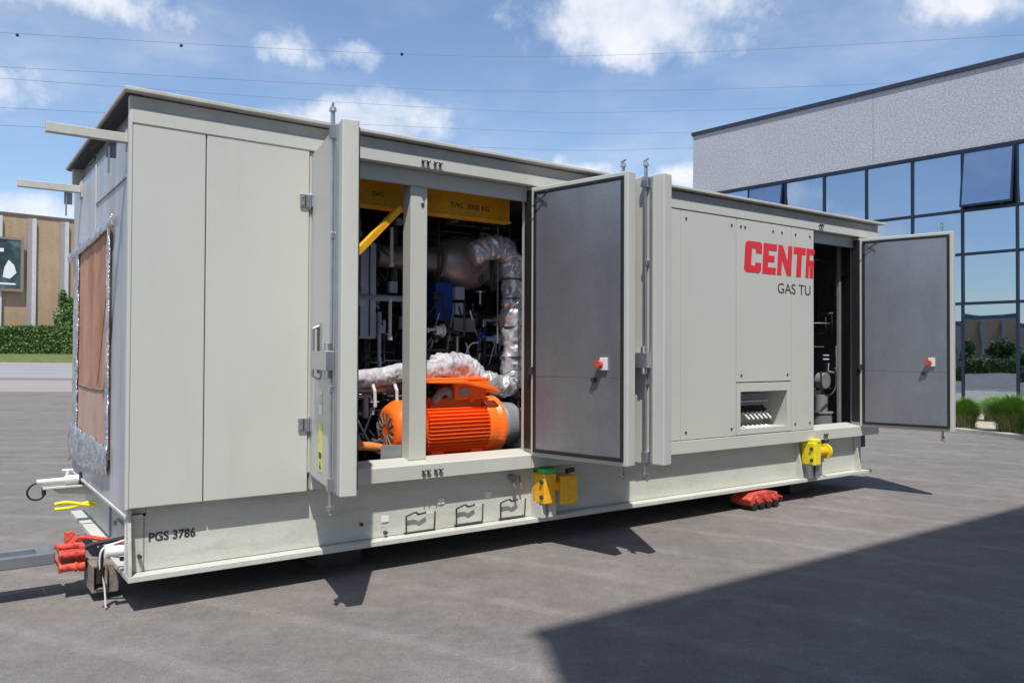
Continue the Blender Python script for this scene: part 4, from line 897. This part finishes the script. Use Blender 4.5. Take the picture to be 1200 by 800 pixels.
# red skate under the beam
off7 = (6.28, .08, 0); sk = fthing('transport_skate', 'small red roller skate on the ground under the right part of the base', 'skate', off7)
b = MB(); b.prism([(6.05, .05), (6.50, .05), (6.54, .10), (6.50, .165), (6.36, .19), (6.10, .18), (6.02, .12)], 'y', -.06, .20); Q(b, 'skate_body', 'redpaint', sk, off7, .012)
b = MB()
for x in (6.10, 6.22, 6.34, 6.46): b.cyl((x, -.075, .04), (x, .21, .04), .04, n=14)
Q(b, 'roller', 'black', sk, off7)
b = MB()
for x in (6.14, 6.28, 6.42): b.cyl((x, -.085, .12), (x, -.058, .12), .032, n=12)
Q(b, 'bolt_head', 'redpaint', sk, off7, .003)
b = MB(); b.tube([(6.50, -.03, .12), (6.58, -.05, .10), (6.60, -.02, .06)], .014, 8, sub=3); Q(b, 'pull_hook', 'redpaint', sk, off7)

# drawbar and red coupling
off8 = (-1.4, .85, 0); db = fthing('tow_bar', 'galvanised steel tow bar frame leading to the red coupling', 'tow bar', off8)
b = MB(); b.box(-2.6, -.33, .66, .70, .235, .315); b.box(-2.6, -.33, .88, .92, .235, .315); b.box(-.43, -.33, .702, .878, .235, .315); Q(b, 'rail_frame', 'galv', db, off8, .008)
b = MB(); b.box(-2.6, -2.5, .702, .878, .235, .315); b.box(-2.5, -.431, .702, .878, .237, .245); Q(b, 'cross_member', 'galv', db, off8, .006)
b = MB(); b.cyl((-2.3, .55, .10), (-2.3, .64, .10), .10, n=24); b.cyl((-2.3, 1.1, .10), (-2.3, 1.19, .10), .10, n=24); Q(b, 'wheel', 'black', db, off8)
off9 = (-.2, .75, 0); rc = fthing('red_coupling', 'worn red coupling block with shackles between tow bar and base corner', 'coupling', off9)
b = MB(); b.box(-.31, -.16, .64, .90, .20, .225); b.box(-.31, -.16, .64, .90, .295, .318); b.box(-.19, -.15, .63, .92, .17, .345); Q(b, 'jaw_plate', 'redpaint', rc, off9, .006)
for (y_, z_, r_) in ((.60, .30, .024), (.60, .215, .026), (.70, .335, .022)):
    b = MB(); b.cyl((-.31, y_, z_), (-.16, y_, z_), r_, n=14); b.cyl((-.315, y_, z_), (-.30, y_, z_), r_*1.35, n=6); b.cyl((-.22, y_, z_), (-.205, y_, z_), r_*1.3, n=14); Q(b, 'clamp_bolt', 'redpaint', rc, off9, .002)
b = MB(); b.tube([(-.23, .80, .33), (-.16, .76, .375), (-.04, .62, .37), (.08, .42, .365)], .016, 10, sub=5); b.box(-.25, -.19, .84, .90, .32, .40); Q(b, 'link_arm', 'redpaint', rc, off9)
b = MB(); b.box(-.14, -.125, .44, .60, .06, .24); b.box(-.06, -.045, .44, .60, .06, .24); b.box(-.125, -.06, .44, .60, .06, .075); b.box(-.125, -.06, .44, .60, .225, .24); Q(b, 'socket_tube', M['rusty'], rc, off9, .003)
b = MB(); b.box(-.14, .0, .61, .78, .05, .23); Q(b, 'carrier_block', 'rusty', rc, off9, .01)
b = MB(); b.box(-.045, .03, .47, .60, .04, .24); Q(b, 'rear_block', 'rusty', rc, off9, .01)
off10 = (.0, .30, .25)
sp_ = fthing('white_stub_pipe', 'short white pipe stub at the lower left base corner', 'pipe', off10)
b = MB(); b.cyl((-.10, .16, .385), (.07, .16, .385), .035, n=18); b.cyl((-.11, .16, .385), (-.10, .16, .385), .042, n=18); Q(b, 'stub', 'white', sp_, off10)
b = MB(); b.cyl((-.02, .16, .33), (.05, .16, .33), .014, n=10); Q(b, 'bolt', 'dark_steel', sp_, off10)
b = MB(); b.tube([(.05, .10, .47), (-.03, .16, .44), (-.12, .18, .40), (-.13, .2, .28), (-.10, .22, .16), (-.09, .22, .02)], .006, 6, sub=8)
ftag(b, 'rope', 'white', (-.09, .22, .01), 'thin white rope hanging from the base corner to the ground', 'rope')
b = MB(); b.tube([(.08, .12, .48), (.0, .20, .45), (-.14, .28, .42), (-.20, .30, .40)], .016, 8, sub=6); ftag(b, 'dark_hose', 'black', (0, .2, .42), 'dark hose lying over the base corner above the white stub', 'hose')
b = MB(); b.tube([(-.12, .2, .42), (-.125, .21, .30), (-.13, .22, .18)], .018, 8, sub=4); ftag(b, 'black_strap', 'black', (-.12, .2, .18), 'black strap hanging beside the rusty block', 'strap')
# left pipe assembly
off11 = (-.1, 2.0, .55); pa = fthing('drain_assembly', 'white drain pipe with a small tap jutting from the far end of the base', 'drain pipe', off11)
b = MB(); b.cyl((-.32, 2.0, .605), (-.04, 2.0, .61), .020, n=14); b.cyl((-.12, 2.0, .608), (.02, 2.0, .61), .034, n=14); b.cyl((-.10, 2.0, .64), (-.10, 2.0, .68), .014, n=10); b.cyl((-.14, 2.0, .685), (-.06, 2.0, .685), .010, n=10); Q(b, 'drain_pipe', 'white', pa, off11)
b = MB(); b.cyl((-.02, 2.0, .61), (.20, 2.0, .615), .05, n=16); Q(b, 'dark_sleeve', 'dark_steel', pa, off11)
b = MB(); b.box(-.28, .15, 1.95, 2.06, .545, .562); b.prism([(-.22, .544), (.14, .544), (.14, .46), (-.16, .50)], 'y', 1.99, 2.0); Q(b, 'bracket_shelf', 'cream_worn', pa, off11, .003)
b = MB(); b.tube([(-.29, 2.0, .60), (-.35, 2.0, .585), (-.385, 2.0, .53), (-.36, 2.0, .475), (-.30, 2.0, .465), (-.265, 2.0, .50), (-.27, 2.0, .545)], .008, 8, sub=6); Q(b, 'hose_loop', 'black', pa, off11)
b = MB(); b.cyl((-.27, 1.98, .50), (-.27, 1.98, .56), .016, n=8); Q(b, 'hose_end', 'black', pa, off11)
b = MB(); b.tube([(-.20, 1.9, .43), (-.12, 1.88, .44), (.0, 1.86, .415), (.08, 1.85, .40)], .014, 8, sub=4); b.tube([(-.20, 1.9, .39), (-.10, 1.88, .395), (.02, 1.86, .425), (.09, 1.85, .43)], .014, 8, sub=4)
ftag(b, 'yellow_strap', 'lemon', (-.1, 1.88, .38), 'two crossed bright yellow lashing straps below the drain pipe', 'strap')
# bits on the end web
b = MB(); b.box(.08, .099, .30, .9, .44, .455); P(b, 'end_rail', 'galv', bevel=0)
b = MB();  b.cyl((.08, .5, .36), (.10, .5, .36), .02, n=8); b.cyl((.08, 1.0, .40), (.10, 1.0, .40), .02, n=8); b.box(.085, .099, 1.2, 1.22, .26, .58); b.box(.085, .099, .42, .435, .30, .50); P(b, 'end_fitting', 'galv', bevel=0)
